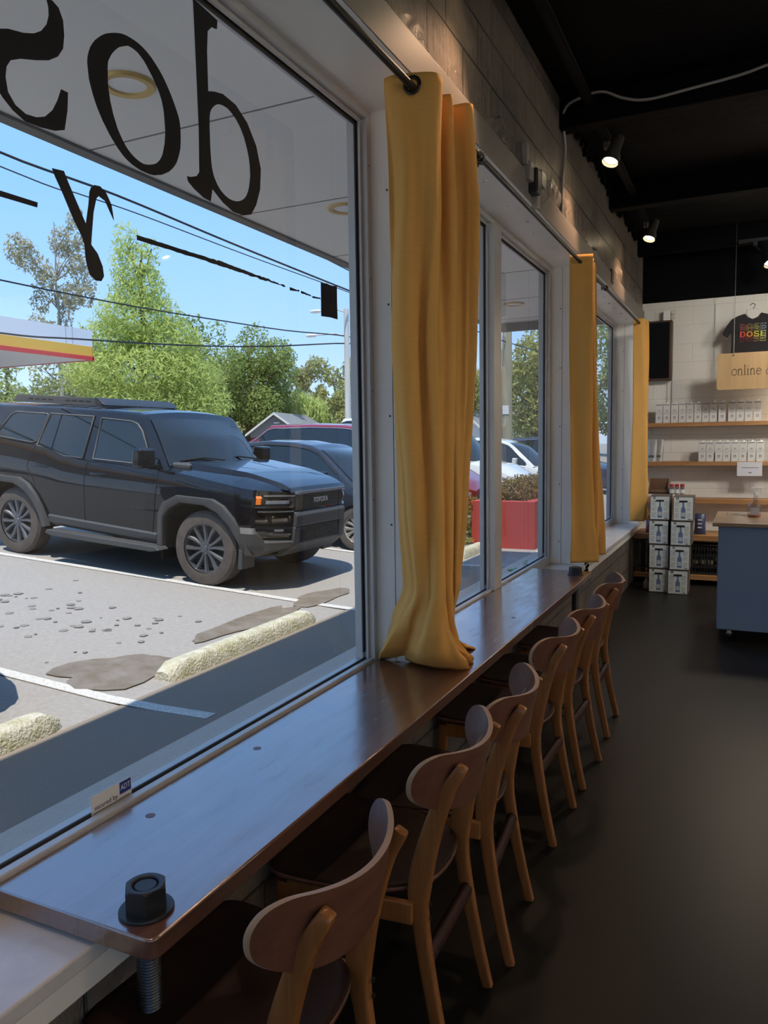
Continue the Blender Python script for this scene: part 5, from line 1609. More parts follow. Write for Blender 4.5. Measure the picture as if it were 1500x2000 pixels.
MB().box(-.12, 0, -.35, .1, 2.5, 2.62).lathe([(0, -.1), (.1, -.02), (0, .08)], 8, (-.12, -.35, 2.6), caps=False).build('floodlight', wsid, h1)
h2 = house(-22.6, 62.5, radians(70), 9, 6.5, 1.0, 1.3, 3.7, 'white house with grey roof and a small dormer, seen between the curtain and the mullion', wsid)
d = MB()
d.prism([(-.8, 0), (.8, 0), (.8, 1.1), (0, 1.7), (-.8, 1.1)], 'y', -3.9, -1.5)
d.v = [(x + 3.2, y, z + .9) for x, y, z in d.v]
d.build('dormer', wsid, h2)
MB().prism([(2.25, 1.95), (3.2, 2.75), (4.15, 1.95), (4.15, 2.08), (3.2, 2.9), (2.25, 2.08)], 'y', -4.1, -1.2).build('dormer_roof', roof_m, h2)
MB().box(2.95, 3.45, -3.93, -3.90, 1.25, 1.95).build('window', car_glass, h2)
t = empty('garden_shed', (-39.3, 50.6, 1.0), 'low grey block wall beside the grey roofed house', 'shed')
MB().box(-1.2, 1.2, -.8, .8, 0, 1.9).build('wall', mat('shed_grey', (.36, .36, .35), .8), t)
# ---------------------------------------------------------------- far end of the room: shelves and what stands on them
shelf_w = wood('shelf_pine', (.30, .145, .05), (.42, .22, .09), .5, axis=0, scale=6)
SHX0, SHX1 = -1.12, 2.4
SH = [(8.95, 1.686, 1.731, 'top wooden shelf on the white block wall, holding the long row of cartons'),
      (8.95, 1.262, 1.308, 'second wooden shelf, with eight cartons and two pouches'),
      (8.95, .853, .905, 'third wooden shelf, half hidden by the stacked boxes'),
      (8.68, .478, .535, 'low wooden shelf behind the blue counter'),
      (8.68, .060, .110, 'bottom wooden shelf close to the floor')]
for y0, z0, z1, lb in SH:
    t = empty('wall_shelf', (SHX0, y0, z0), lb, 'shelf', 'wooden shelves on the back wall')
    MB().box(0, SHX1 - SHX0, 0, 9.2 - y0, 0, z1 - z0).build('board', shelf_w, t, bevel=.003)
    for x in ([.02, 1.75, 3.4] if z0 > .8 else [.06, 1.75, 3.4]):
        MB().box(x, x + .03, 0.02, 9.2 - y0, -.045 if z0 > .1 else -.03, 0).build('bracket', black_metal, t)
ur = empty('shelf_upright', (-1.10, 9.16, .8), 'black metal shelf upright by the last curtain', 'shelf upright')
MB().box(0, .03, 0, .035, 0, 1.05).build('post', black_metal, ur)
for k, x in enumerate([-1.05, -.98, -.60]):
    tag(MB().box(x, x + .045, 8.72, 8.77, .110, .478).build('shelf_support', black_metal), ['leftmost black post of the low shelves', 'second black post of the low shelves, close to the leftmost', 'black post of the low shelves beside the box stack'][k], 'post', 'black posts of the low shelves')
# oat drink cartons
cart_tan = mat('carton_cream', (.50, .46, .41), .5)
logo_m = mat('carton_print', (.10, .10, .11), .6)
def make_carton():
    t = empty('drink_carton', (0, 0, 0))
    b = MB().box(-.0365, .0365, 0, .06, 0, .205)
    b.build('box', paper_white, t, bevel=.0015)
    MB().box(-.0365, .0365, .004, .056, .205, .211).build('fold', paper_white, t, bevel=.001)
    MB().lathe([(.014, .205), (.014, .222), (.012, .224), (0, .224)], 12, (.004, .03, 0), caps=False).build('cap', white_paint, t, smooth=40)
    g = MB()
    g.box(-.032, .030, -.0008, -.0002, .192, .199)
    for dx in (-.006, .008):
        g.box(dx - .002, dx + .003, -.0008, -.0002, .045, .070).box(dx - .006, dx + .003, -.0008, -.0002, .042, .047).box(dx - .006, dx - .002, -.0008, -.0002, .062, .067)
    g.box(.022, .032, -.0008, -.0002, .010, .014)
    # ring emblem with small sprout strokes
    R = [[(rr * cos(a), -.0006, .115 + rr * .8 * sin(a)) for a in np.linspace(0, 2 * pi, 21)[:-1]] for rr in (.026, .0245)]
    g.grid(R, closed_v=True)
    for a in (.9, 1.57, 2.2):
        g.tube([(0, -.0007, .118), (.02 * cos(a), -.0007, .122 + .034 * sin(a) * .8)], .0007, 4)
    g.tube([(-.02, -.0007, .108), (-.006, -.0007, .100), (.010, -.0007, .106), (.021, -.0007, .114)], .0007, 4)
    g.build('print', logo_m, t)
    return t
c0 = make_carton()
ck = {}
for c in bpy.data.objects:
    if c.parent: ck.setdefault(c.parent.name, []).append(c)
ords = ['first', 'second', 'third', 'fourth', 'fifth', 'sixth', 'seventh', 'eighth', 'ninth', 'tenth', 'eleventh', 'twelfth', 'thirteenth']
xs1 = [-.911, -.832, -.751, -.671, -.594, -.515, -.436, -.362, -.276, -.180, -.101, -.020, .063]
first = True
for k, x in enumerate(xs1):
    c = c0 if first else copy_tree(c0, None, ck)
    first = False
    c.location = (x, 8.965 + (.01 if k in (0, 1, 6) else 0), 1.731)
    end = ', by the curtain end' if k == 0 else (', last of the row' if k == 12 else '')
    tag(c, 'white drink carton on the top shelf, %s from the curtain side%s' % (ords[k], end), 'carton', 'drink cartons on the top shelf')
for k, x in enumerate([-.463, -.385, -.298, -.222, -.142, -.066, .017, .100]):
    c = copy_tree(c0, None, ck)
    c.location = (x, 8.965, 1.308)
    tag(c, 'white drink carton on the second shelf, %s from the pouches%s' % (ords[k], ', last of the row' if k == 7 else ''), 'carton', 'drink cartons on the second shelf')
# foil pouches
foil = mat('pouch_foil', (.40, .40, .39), .3, metal=.4, bump=(25, .5, .006))
for k, (x, dy) in enumerate([(-.985, 0), (-.925, .06)]):
    b = MB()
    rows = []
    for i in range(9):
        z = i / 8
        th = .028 * (1 - z) ** .7 + .002
        rows.append([(.055 * (1 - .04 * sin(z * 9)) * cos(a), th * sin(a), z * .245) for a in np.linspace(0, 2 * pi, 17)[:-1]])
    b.grid(rows, closed_v=True)
    o = b.build('pouch', foil, smooth=60)
    o.location = (x, 9.01 + dy, 1.308)
    MB().box(-.030, .030, -.0292, -.0285, .045, .07).build('pouch_label', logo_m, o)
    tag(o, ['silvery pouch with a dark label standing at the curtain end of the second shelf', 'silvery pouch half hidden behind the labelled one'][k], 'pouch', 'foil pouches on the second shelf')
t = empty('paper_notice', (.003, 8.945, 1.228), 'white laminated paper notice hanging from the second shelf edge', 'notice')
MB().box(-.12, .12, -.001, .001, -.074, .074).build('sheet', mat('laminated_paper', (.62, .63, .68), .15, spec=.8, bump=(18, .3, .004)), t)
p = MB()
p.box(-.075, .085, -.0016, -.001, .012, .017).box(-.01, .02, -.0016, -.001, -.042, -.034)
p.build('print', logo_m, t)
# stacked boxes of bottles
box_f = mat('box_print_white', (.60, .62, .58), .45)
box_s = mat('box_kraft', (.10, .085, .07), .7)
blue_i = mat('print_blue', (.10, .16, .26), .5)
grey_i = mat('print_grey', (.26, .29, .30), .5)
def make_box():
    t = empty('bottle_box', (0, 0, 0))
    MB().box(-.095, .095, 0, .30, .002, .243).build('carton', box_s, t, bevel=.002)
    MB().box(-.089, .089, -.0012, .0, .008, .236).build('front_print', box_f, t)
    g = MB()
    bw = lambda z: interp([(0, .021), (.095, .021), (.118, .009), (.165, .007)], z)
    zz = [0, .04, .08, .095, .105, .118, .14, .165]
    g.grid([[(-bw(z), -.0020, .025 + z), (bw(z), -.0020, .025 + z)] for z in zz])
    g.build('bottle_picture', blue_i, t)
    MB().box(-.017, .017, -.0024, -.0018, .045, .085).build('bottle_label', mat('print_pale', (.42, .46, .50), .5), t)
    MB().tube([(-.038, -.001, .196), (.038, -.001, .196)], .0085, 8).build('handle_slot', dark_void, t, smooth=60)
    MB().box(-.066, -.044, -.0022, -.0012, .214, .235).build('cross_mark', black_plastic, t)
    MB().box(-.057, -.053, -.0026, -.002, .217, .232).box(-.063, -.047, -.0026, -.002, .223, .227).build('cross', box_f, t)
    tx = MB()
    r_ = random.Random(4)
    for s in range(16):
        z = .030 + s * .0105
        if s in (5, 10): continue
        tx.box(-.080, -.080 + r_.uniform(.032, .046), -.0018, -.0011, z, z + .004)
        if z < .08 or z > .1: tx.box(.034, .034 + r_.uniform(.028, .045), -.0018, -.0011, z, z + .004)
    tx.build('small_print', grey_i, t)
    MB().box(.045, .075, -.002, -.0011, .014, .022).build('barcode', logo_m, t)
    return t
b0 = make_box()
bk = {}
for c in bpy.data.objects:
    if c.parent: bk.setdefault(c.parent.name, []).append(c)
lev = ['bottom one', 'second from the floor', 'third from the floor', 'topmost']
first = True
for col, (x, nm) in enumerate([(-.806, 'curtain side'), (-.600, 'counter side')]):
    for k in range(4):
        o = b0 if first else copy_tree(b0, None, bk)
        first = False
        o.location = (x + [.0, .0, -.006, .002][k] + (.012 * (k - 1.5) if col else 0), 8.15 - .05 * col, .247 * k)
        o.rotation_euler = (0, 0, [.0, .02, -.02, .01][k])
        tag(o, 'white printed bottle box, %s of the %s stack' % (lev[k], nm), 'box', 'stacked bottle boxes by the back wall')
# wooden caddy and red capped jars on top of the boxes
t = empty('wooden_caddy', (-.845, 8.42, .990), 'small open wooden caddy on top of the curtain side box stack', 'caddy')
wc = wood('caddy_wood', (.12, .062, .03), (.18, .09, .045), .6, axis=0, scale=8)
MB().box(-.10, .10, .08, .09, 0, .155).build('back_panel', wc, t)
MB().box(-.10, .10, -.02, .09, 0, .012).build('floor_panel', wc, t)
for x in (-.10, .088):
    MB().prism([(-.02, 0), (.08, 0), (.08, .155), (.03, .09), (-.02, .05)], 'x', x, x + .012).build('side_panel', wc, t)
MB().box(-.09, .09, -.02, -.010, .0, .045).build('front_panel', wc, t)
redcap = mat('jar_cap_red', (.35, .015, .02), .35)
for k, x in enumerate([-.712, -.664, -.612]):
    j = empty('spice_jar', (x, 8.36, .990), ['red capped jar beside the wooden caddy', 'middle red capped jar on the counter side boxes', 'red capped jar at the edge of the box stack'][k], 'jar', 'red capped jars on the box stack')
    MB().lathe([(.021, 0), (.022, .004), (.022, .072), (.017, .080)], 18).build('glass', mat('jar_contents', (.13, .09, .07), .15, coat=1), j, smooth=40)
    MB().lathe([(.020, .078), (.0205, .080), (.0205, .102), (.018, .104)], 18).build('cap', redcap, j, smooth=40)
    MB().lathe([(.0226, .010), (.0226, .050)], 18, caps=False).build('label', paper_white, j)
# things on the low shelves
chip = mat('bag_blue', (.04, .06, .14), .3, bump=(20, .6, .01))
chip2 = mat('bag_red_blue', (.30, .05, .05), .3, noise=(18, (.07, .20, .32), .05))
for x, m_c, lb, h in ((-.955, chip2, 'red and blue snack bag on the low shelf under the curtain', .19), (-.46, chip, 'dark blue snack bag on the low shelf beside the box stack', .22)):
    b = MB()
    rows = []
    for i in range(11):
        z = i / 10
        th = .045 * sin(pi * (z * .86 + .07)) + .002
        rows.append([((.06 - .006 * sin(pi * z)) * cos(a), th * sin(a), z * h) for a in np.linspace(0, 2 * pi, 17)[:-1]])
    o = b.grid(rows, closed_v=True).build('snack_bag', m_c, smooth=60)
    o.location = (x, 8.80, .535)
    if m_c is chip:
        w = MB()
        for z in (.07, .11, .15): w.box(-.02, .022, -.0475, -.042, z, z + .016)
        w.build('print', box_f, o)
    tag(o, lb, 'snack bag')
t = empty('milk_crate', (-.42, 8.9, .110), 'black plastic crate on the bottom shelf beside the blue counter', 'crate')
b = MB()
b.box(-.14, .14, -.15, .15, 0, .012)
for s in (-1, 1):
    b.box(s * .14 - .005, s * .14 + .005, -.15, .15, 0, .31)
    for z in (.0, .07, .19, .285): b.box(-.14, .14, s * .15 - .005, s * .15 + .005, z, z + .026)
    for x in np.linspace(-.135, .135, 10): b.box(x - .005, x + .005, s * .15 - .004, s * .15 + .004, 0, .31)
b.build('crate_body', black_plastic, t)
w = MB()
for k in range(3):
    w.lathe([(0, -.04), (.032, -.02), (.034, .02), (0, .04)], 12, (-.08 + k * .075, -.10, .13), caps=False)
w.build('contents', mat('pale_lids', (.42, .38, .28), .6), t, smooth=50)
o = MB().lathe([(.03, 0), (.034, .03), (.028, .07), (.012, .09), (.012, .11), (0, .11)], 14, caps=False).build('plastic_jug', mat('jug_plastic', (.33, .31, .27), .5), smooth=50)
o.location = (-.945, 8.35, 0)
tag(o, 'small pale jug on the floor beside the box stack', 'jug')

# screen, emergency lamp, conduit
t = empty('wall_screen', (-.965, 9.08, 2.53), 'black screen in a brown wooden frame above the shelves', 'screen')
MB().box(-.165, .165, 0, .12, -.325, .325).build('frame', wood('frame_brown', (.06, .03, .018), (.09, .045, .026), .5, axis=2, scale=6), t, bevel=.008)
MB().box(-.150, .138, -.004, .0, -.305, .305).build('screen', mat('screen_glass', (.003, .0045, .007), .3, spec=.2), t)
MB().box(-.15, -.06, -.0055, -.004, -.300, -.296).build('bezel_mark', silver, t)
t = empty('emergency_light', (-.865, 9.13, 2.91), 'small white emergency lamp above the brown framed screen', 'emergency light')
MB().box(-.035, .035, -.02, .07, -.055, .055).build('housing', white_paint, t, bevel=.006)
for z in (.03, -.02):
    MB().lathe([(.008, 0), (.022, .035), (.024, .05)], 14, (.045, -.01, z), 'x').build('lamp_head', white_paint, t, smooth=50)
tag(bx('cable_cover', wall_white, -.85, -.82, 9.185, 9.2, 1.55, 2.2), 'white painted cable cover below the screen', 'cable cover')
tag(MB().tube([(-.80, 9.185, 1.74), (-.80, 9.185, 2.2)], .007, 8).build('conduit', silver, smooth=60), 'thin metal conduit beside the cable cover', 'conduit')
struct(bx('trim_2', wall_white, -.375, -.355, 9.185, 9.2, 1.8, 3.0))

# t-shirt on its hanger
def serif_glyph(ch):
    """strokes in a 1 x 1.3 cell: list of (polyline, width)"""
    if ch == 'D': return [([(.18, 0), (.18, 1.3)], .26), ([(.02, .06), (.5, .06)], .12), ([(.02, 1.24), (.5, 1.24)], .12), ([(.45, .06), (.75, .22), (.84, .65), (.75, 1.08), (.45, 1.24)], .22)]
    if ch == 'O': return [(smooth_closed([(.5, .08), (.15, .35), (.12, .65), (.15, .95), (.5, 1.22), (.85, .95), (.88, .65), (.85, .35)], 3) + [(.5, .08)], .22)]
    if ch == 'S': return [(smooth_open([(.84, 1.0), (.72, 1.18), (.45, 1.22), (.2, 1.05), (.24, .80), (.55, .66), (.82, .48), (.80, .2), (.5, .08), (.22, .14), (.12, .34)], 3), .2)]
    if ch == 'E': return [([(.18, 0), (.18, 1.3)], .26), ([(.02, .06), (.85, .06)], .12), ([(.02, 1.24), (.85, 1.24)], .12), ([(.2, .65), (.65, .65)], .12), ([(.82, .02), (.82, .36)], .1), ([(.82, .94), (.82, 1.28)], .1), ([(.64, .5), (.64, .8)], .08)]
def ribbon(mb, pts, w, fn):
    n = len(pts)
    P = [Vector((p[0], p[1])) for p in pts]
    L, R = [], []
    for i in range(n):
        d = (P[min(i + 1, n - 1)] - P[max(i - 1, 0)]).normalized()
        nn = Vector((-d.y, d.x)) * w / 2
        L.append(fn(P[i] + nn))
        R.append(fn(P[i] - nn))
    mb.grid([L, R])
t = empty('tshirt', (-.005, 8.9, 2.62), 'black t-shirt printed with rainbow serif lettering, hanging high on the back wall', 'shirt')
shirt_m = mat('black_cotton', (.018, .016, .019), .85, bump=(14, .5, .02))
ol = [(-.075, .215), (-.14, .195), (-.20, .165), (-.245, .10), (-.285, .02), (-.235, -.02), (-.205, .035), (-.198, .02), (-.20, -.42), (.20, -.42), (.198, .02), (.205, .035), (.235, -.02), (.285, .02), (.245, .10), (.20, .165), (.14, .195), (.075, .215), (.05, .175), (0, .155), (-.05, .175)]
bmh = MB()
bmh.prism([(x, z) for x, z in ol], 'y', 0, .035)
bmh.build('cloth', shirt_m, t, bevel=.012)
fillcols = [(.60, .07, .04), (.70, .27, .03), (.60, .60, .06), (.52, .62, .12)]
outc = [[(.33, .12, .08), (.40, .28, .12), (.40, .44, .14), (.20, .30, .44)], [(.36, .12, .06), (.42, .26, .10), (.42, .42, .12), (.24, .30, .30)], fillcols, [(.22, .02, .03), (.25, .05, .03), (.42, .34, .08), (.50, .48, .14)], [(.18, .02, .05), (.20, .04, .04), (.42, .30, .10), (.46, .44, .16)]]
for row in range(5):
    zc = .075 - row * .028 - (.010 if row == 2 else 0) + (.012 if row < 2 else (-.004 if row > 2 else 0))
    for k, ch in enumerate('DOSE'):
        g = MB()
        cw, hh = .0640, .054
        fn = lambda p, k=k, zc=zc: (-.108 + k * cw + p.x * cw * .92 - .012, -.0135 - row * .0004 - (.001 if row == 2 else 0), zc - .035 + p.y * hh / 1.3)
        for pts, wdt in serif_glyph(ch):
            if row == 2: ribbon(g, pts, wdt, fn)
            else:
                n = len(pts)
                P_ = [Vector(p) for p in pts]
                for s in (-1, 1):
                    off = []
                    for i in range(n):
                        d = (P_[min(i + 1, n - 1)] - P_[max(i - 1, 0)]).normalized()
                        off.append(P_[i] + Vector((-d.y, d.x)) * wdt / 2 * s)
                    ribbon(g, off, .05, fn)
        o = g.build('lettering', mat('shirt_ink_%d_%d' % (row, k), outc[row][k], .7), t, solid=.0006)
hg = MB()
hg.tube(smooth_open([(0, .02, .20), (0, .02, .26), (.02, .02, .285), (0, .02, .315), (-.03, .02, .295)], 4), .004, 8)
hg.build('hanger_hook', chrome, t, smooth=60)
MB().prism([(-.065, .20), (-.03, .165), (0, .152), (.03, .165), (.065, .20), (.06, .255), (-.06, .255)], 'y', .004, .045).build('hanger', mat('hanger_white', (.62, .60, .56), .4), t, bevel=.008)
# hanging plywood sign
sgp = wood('sign_birch', (.46, .29, .13), (.54, .36, .17), .5, axis=2, scale=3)
t = empty('hanging_sign', (.23, 8.6, 2.225), 'pale plywood sign with engraved writing, hung on thin wires before the t-shirt', 'sign')
pl_ = []
for cx, cz, a0 in ((.525, .155, 0), (-.525, .155, pi / 2), (-.525, -.155, pi), (.525, -.155, 1.5 * pi)):
    for k in range(6): pl_.append((cx + .027 * cos(a0 + pi / 2 * k / 5), cz + .027 * sin(a0 + pi / 2 * k / 5)))
MB().prism(pl_, 'y', -.009, .009).build('panel', sgp, t, bevel=.001)
for x in (-.40, .40):
    MB().tube([(x, -.012, .165), (x, 0, 3.68 - 2.225)], .0022, 6).build('wire', silver, t)
    MB().lathe([(.008, -.0), (.008, -.012)], 10, (x, -.008, .160), 'y').build('fixing', silver, t)
def thin(ch):
    k = .5523
    if ch == 'o': return [(smooth_closed([(.5, 0), (.1, .2), (.06, .5), (.14, .82), (.5, 1.0), (.9, .8), (.94, .5), (.86, .18)], 3) + [(.5, 0)], .11)], 1.0
    if ch == 'n': return [([(.16, 0), (.16, 1)], .13), ([(.0, .02), (.34, .02)], .06), ([(.0, .95), (.18, .98)], .07), (smooth_open([(.18, .75), (.4, .98), (.66, .95), (.76, .7), (.76, 0)], 3), .12), ([(.58, .02), (.96, .02)], .06)], 1.02
    if ch == 'l': return [([(.2, 0), (.2, 1.65)], .13), ([(.0, .02), (.4, .02)], .06), ([(.02, 1.58), (.22, 1.64)], .07)], .48
    if ch == 'i': return [([(.2, 0), (.2, 1)], .13), ([(.0, .02), (.4, .02)], .06), ([(.02, .93), (.22, .99)], .07), ([(.13, 1.42), (.27, 1.42)], .14)], .48
    if ch == 'e': return [(smooth_open([(.12, .56), (.84, .56), (.78, .86), (.48, 1.0), (.18, .84), (.06, .5), (.18, .14), (.5, 0), (.84, .2)], 3), .10)], .98
    if ch == '&': return [(smooth_open([(1.25, .05), (.9, .3), (.55, .85), (.42, 1.25), (.6, 1.52), (.82, 1.3), (.6, .95), (.2, .6), (.12, .28), (.38, 0), (.8, .1), (1.1, .55), (1.2, .85)], 4), .10), ([(1.0, .87), (1.38, .87)], .06)], 1.6
    return [], .5
b = MB()
x = -.415
hh = .062
for ch in 'online &':
    gl, adv = thin(ch)
    for pts, wd in gl:
        ribbon(b, pts, wd, lambda p, x=x: (x + p.x * hh * .80, -.0096, -.010 + (p.y - .5) * hh))
    x += (adv + .10) * hh * .80 if ch != ' ' else .030
b.build('lettering', mat('engraved', (.035, .02, .012), .7), t, solid=.0006)

# ---------------------------------------------------------------- counter and spray bottle
blue_p = mat('counter_blue', (.19, .28, .44), .5, noise=(2, (.175, .26, .41), .3))
ct = empty('rolling_counter', (.55, 6.80, 0), 'blue painted rolling counter with a pale wooden top', 'counter')
MB().box(-.75, .75, -.485, .44, .095, .889).build('cabinet', blue_p, ct, bevel=.004)
MB().box(-.79, .79, -.525, .50, .889, .918).build('countertop', wood('counter_top_birch', (.30, .21, .13), (.36, .26, .165), .28, axis=0, scale=5, coat=.4), ct, bevel=.004)
for x, y in ((-.66, -.41), (.66, -.41), (-.66, .36), (.66, .36)):
    cs = MB().box(x - .03, x + .03, y - .03, y + .03, .085, .096)
    cs.box(x - .018, x + .018, y - .012, y + .035, .05, .085)
    cc = cs.build('caster', chrome, ct, bevel=.004)
    MB().lathe([(.036, -.011), (.036, .011)], 18, (x, y + .012, .036), 'x').build('caster_wheel', black_plastic, cc, smooth=40)
    MB().box(x - .02, x + .02, y - .06, y - .012, .05, .066).build('brake_pedal', chrome, cc, bevel=.004)
sp = empty('spray_bottle', (.045, 6.83, .918), 'clear spray bottle with a white trigger head and amber liquid on the counter', 'spray bottle')
clear_p = glass_sheet('clear_plastic_shell', (.80, .80, .80), 1.6, .05)
def ovr(rows_):
    return [[(cx + rx * cos(a), ry * sin(a), z) for a in np.linspace(0, 2 * pi, 21)[:-1]] for (cx, rx, ry, z) in rows_]
MB().grid(ovr([(0, .046, .030, 0), (0, .050, .033, .008), (0, .050, .033, .075), (.002, .044, .030, .105), (.008, .026, .022, .130), (.008, .020, .018, .150), (.008, .018, .018, .170), (.008, .014, .014, .180)]), closed_v=True).build('bottle', clear_p, sp, smooth=60)
lq = MB().grid(ovr([(0, .001, .001, .002), (0, .045, .029, .002), (0, .048, .031, .008), (0, .048, .031, .024), (0, .001, .001, .0245)]), closed_v=True).build('liquid', mat('amber_liquid', (.62, .17, .02), .1, coat=.6), sp, smooth=60)
MB().prism([(-.030, .018), (.034, .018), (.034, .072), (-.024, .078)], 'y', -.0345, -.0335).build('label', mat('bottle_label', (.42, .40, .42), .4), sp)
hd = MB()
hd.lathe([(.017, .176), (.017, .196), (.013, .200)], 16, (.008, 0, 0))
hd.prism([(-.012, .198), (.026, .198), (.022, .215), (.052, .226), (.056, .240), (.0, .243), (-.028, .232), (-.030, .222), (-.012, .214)], 'y', -.012, .012)
hd.prism([(.040, .228), (.050, .226), (.056, .190), (.048, .188)], 'y', -.006, .006)
hd.build('trigger_head', white_paint, sp, bevel=.002)
o = MB()
for k in range(4):
    M = Matrix.Translation((0.0 - .05 * k + .03, .02 * (k % 2), .004 + .004 * k)) @ Matrix.Rotation(.5 * k, 4, 'Z')
    o.box(-.05, .05, -.006, .006, -.003, .003, M)
o = o.build('metal_tools', silver, bevel=.001)
o.location = (-.03, 6.93, .919)
tag(o, 'few thin metal tools lying on the counter behind the spray bottle', 'tools')

# ---------------------------------------------------------------- ceiling: tracks, lamps, cable, plugs
def spot_lamp(loc, tilt, yaw, label, glow, power, sz=1.0, cone=75, col=(1, .76, .48)):
    t = empty('track_lamp', loc, label, 'track lamp', 'black track lamps on the ceiling')
    MB().box(-.02, .02, -.03, .03, -.04, .0).build('adapter', black_metal if not glow else mat('adapter_grey', (.16, .15, .14), .5), t, bevel=.003)
    MB().tube([(0, 0, -.03), (.02, -.03 * (yaw == 0), -.07), (.045 * sz, -.15 * (yaw == 0), -.09)], .006, 8).build('stem', black_metal, t)
    hd = empty('lamp_head', (0.08 * sz, -.17 * (yaw == 0), -.105))
    hd.parent = t
    hd.rotation_euler = tilt if hasattr(tilt, '__len__') else (tilt, 0, yaw)
    body = mat('lamp_can', (.06, .055, .05), .5) if glow else black_metal
    MB().lathe([(0, .085 * sz), (.036 * sz, .085 * sz), (.040 * sz, .08 * sz), (.040 * sz, -.02 * sz), (.048 * sz, -.045 * sz), (.055 * sz, -.06 * sz), (.057 * sz, -.11 * sz), (.053 * sz, -.11 * sz), (.050 * sz, -.075 * sz), (0, -.07 * sz)], 28, caps=False).build('shade', body, hd, smooth=40)
    MB().lathe([(0, -.098 * sz), (.03 * sz, -.097 * sz), (.046 * sz, -.088 * sz)], 24, caps=False).build('bulb', warm_lamp, hd, smooth=60)
    if power:
        ld = bpy.data.lights.new('lamp_light', 'SPOT')
        ld.energy = power
        ld.color = col
        ld.spot_size = radians(cone)
        ld.spot_blend = .8
        ld.shadow_soft_size = .06 if glow else .2
        lo = bpy.data.objects.new('lamp_light', ld)
        COL.objects.link(lo)
        lo.parent = hd
        lo.location = (0, 0, -.125 * sz)
    return t
TX = -.94
tk = empty('lamp_track', (TX, -3, 3.62), 'black lighting track running along the window wall', 'lighting track')
MB().box(-.018, .018, 0, 11.0, -.03, .0).box(-.03, -.018, 0, 11.0, -.022, .0).box(.018, .03, 0, 11.0, -.022, .0).build('rail', mat('track_matte', (.008, .008, .009), .8, spec=.15), tk)
z_ = 3.59
lamp_specs = [(-1.2, 'track lamp behind the camera over the window counter'), (.95, 'track lamp over the near end of the table, above the picture'), (3.40, 'track lamp over the first curtain, above the picture'), 
              (5.62, 'lit track lamp with a grey can, the larger one in view'), (7.80, 'lit track lamp, the smaller one near the back wall')]
for y, lb in lamp_specs:
    spot_lamp((TX, y, z_), (radians(-20), radians(14), 0), 0, lb, True, 20, 1.0, 84, (1, .60, .36))
tk2 = empty('lamp_track', (-.15, 8.55, 3.50), 'short black lighting track by the hanging sign', 'lighting track')
MB().box(0, 3.0, -.018, .018, -.03, 0).build('rail', black_metal, tk2)
spot_lamp((.0, 8.55, 3.47), radians(-28), radians(35), 'dark track lamp tilted towards the wall beside the hanging sign', False, 60, 1.35, 110, (1, .86, .68))
spot_lamp((.9, 8.55, 3.47), (radians(20), radians(-14), 0), 1, 'track lamp on the short track, right of the picture', False, 150, 1.2, 110, (1, .88, .72))
tk3 = empty('lamp_track', (2.3, -3, 3.62), 'black lighting track over the middle of the room, outside the picture', 'lighting track')
MB().box(-.018, .018, 0, 10, -.03, 0).build('rail', black_metal, tk3)
for y, lb in ((-1.0, 'middle track lamp behind the camera'), (1.5, 'middle track lamp beside the camera'), (4.0, 'middle track lamp above the row of chairs'), (6.2, 'middle track lamp before the counter')):
    spot_lamp((2.3, y, z_), (0, radians(22), 0), 0, lb, True, 21, 1.0, 110, (1, .72, .47))
for x_, lb in ((.75, 'added fill lamp aimed at the shelves, nearest the picture edge'), (1.8, 'added fill lamp aimed at the shelves, farther from the picture edge')):  # out-of-frame lamps added to brighten shelves, boxes and back wall
    spot_lamp((x_, 6.3, 3.5), (radians(52), radians(12), 0), 0, lb, False, 62, 1.0, 110, (1, .95, .87))
tk4 = empty('lamp_track', (.6, 6.3, 3.53), 'short black track added for the shelf fill lamps, outside the picture', 'lighting track')
MB().box(0, 2.4, -.018, .018, -.03, 0).build('rail', black_metal, tk4)
tk5 = empty('lamp_track', (4.7, -3, 3.62), 'black track added for fill off the right hand wall, outside the picture', 'lighting track')
MB().box(-.018, .018, 0, 12, -.03, 0).build('rail', black_metal, tk5)
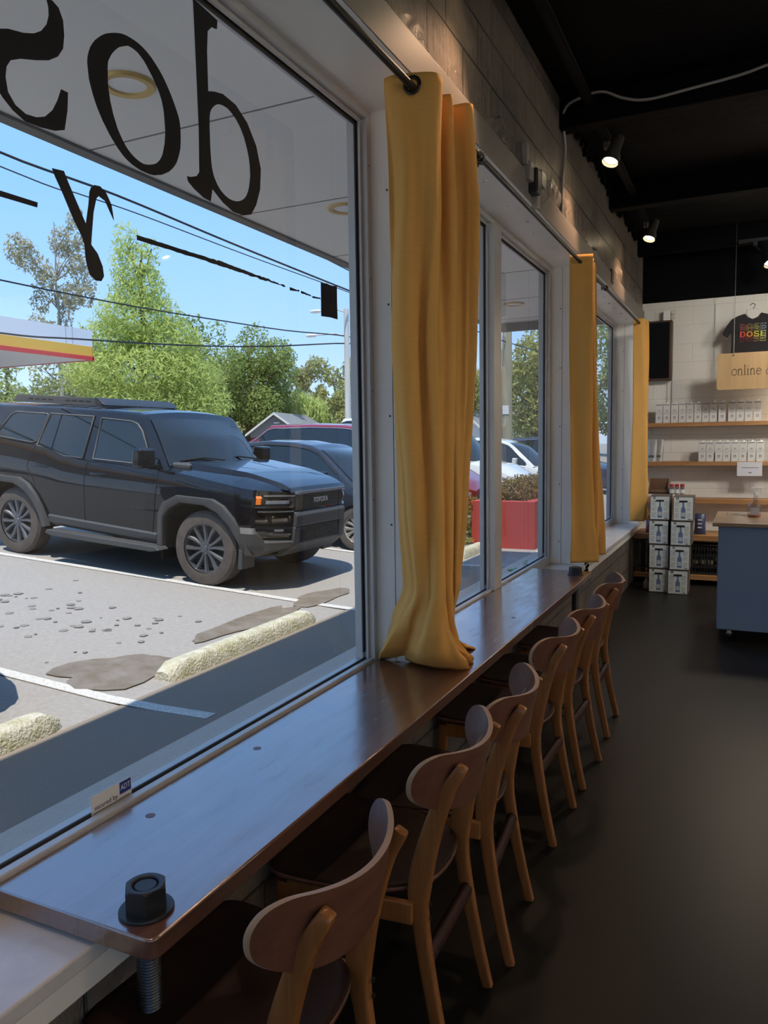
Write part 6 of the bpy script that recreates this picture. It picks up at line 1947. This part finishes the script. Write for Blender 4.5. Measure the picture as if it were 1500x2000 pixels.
for y, lb in ((-2.4, 'added fill lamp out of view, in the front corner of the room'), (0, 'added fill lamp out of view, level with the camera'), (2.4, 'added fill lamp out of view, level with the first window'), (4.8, 'added fill lamp out of view, level with the second window'), (7.2, 'added fill lamp out of view, level with the last window')):  # unseen lamps added for ambient fill, bounced off the right wall
    spot_lamp((4.7, y, 3.59), (0, radians(-42), 0), 0, lb, False, 115, 1.0, 130, (1, .91, .80))
# white cable along the beam and down the wall
cab = mat('cable_white', (.42, .40, .36), .5)
tag(MB().tube(smooth_open([(-1.115, 5.02, 2.99), (-1.118, 5.05, 3.2), (-1.112, 5.1, 3.40), (-1.10, 5.0, 3.60), (-.98, 4.98, 3.655), (-.86, 4.98, 3.66), (-.74, 4.98, 3.60), (-.60, 4.98, 3.565), (-.35, 4.98, 3.58), (-.1, 4.98, 3.60), (.2, 4.98, 3.64), (.9, 4.98, 3.62)], 6), .0085, 8).build('ceiling_cable', cab, smooth=60),
    'pale cable climbing the dark wall and running along the first beam', 'cable')
pw = mat('plug_white', (.36, .34, .30), .4)
t = empty('wall_outlet', (-1.128, 4.12, 3.06), 'pale wall outlet with a tap plugged in, high on the dark wall', 'outlet')
MB().box(0, .035, -.02, .02, -.055, .055).build('cover', pw, t, bevel=.003)
t = empty('power_adapter', (-1.128, 4.22, 2.98), 'cluster of pale and black power adapters under the wall outlet', 'power adapter')
MB().box(0, .05, -.10, -.03, -.05, .05).build('pale_adapter', pw, t, bevel=.01)
MB().box(0, .07, -.04, .05, -.10, .03).build('black_adapter', black_plastic, t, bevel=.012)
MB().box(.01, .06, .10, .20, -.02, .06).build('pale_adapter', pw, t, bevel=.008)
MB().box(.01, .045, .06, .12, -.15, -.01).build('outlet_strip', pw, t, bevel=.004)
MB().tube(smooth_open([(.04, .20, .02), (.05, .27, .02), (.05, .30, -.02), (.04, .27, -.07), (.01, .24, -.09)], 4), .004, 6).build('lead', pw, t, smooth=60)
t = empty('thermostat', (-1.128, 6.95, 2.96), 'small brown sensor box above the second curtain', 'sensor')
MB().box(0, .03, -.05, .05, -.06, .05).build('cover', mat('sensor_brown', (.12, .09, .075), .5), t, bevel=.004)
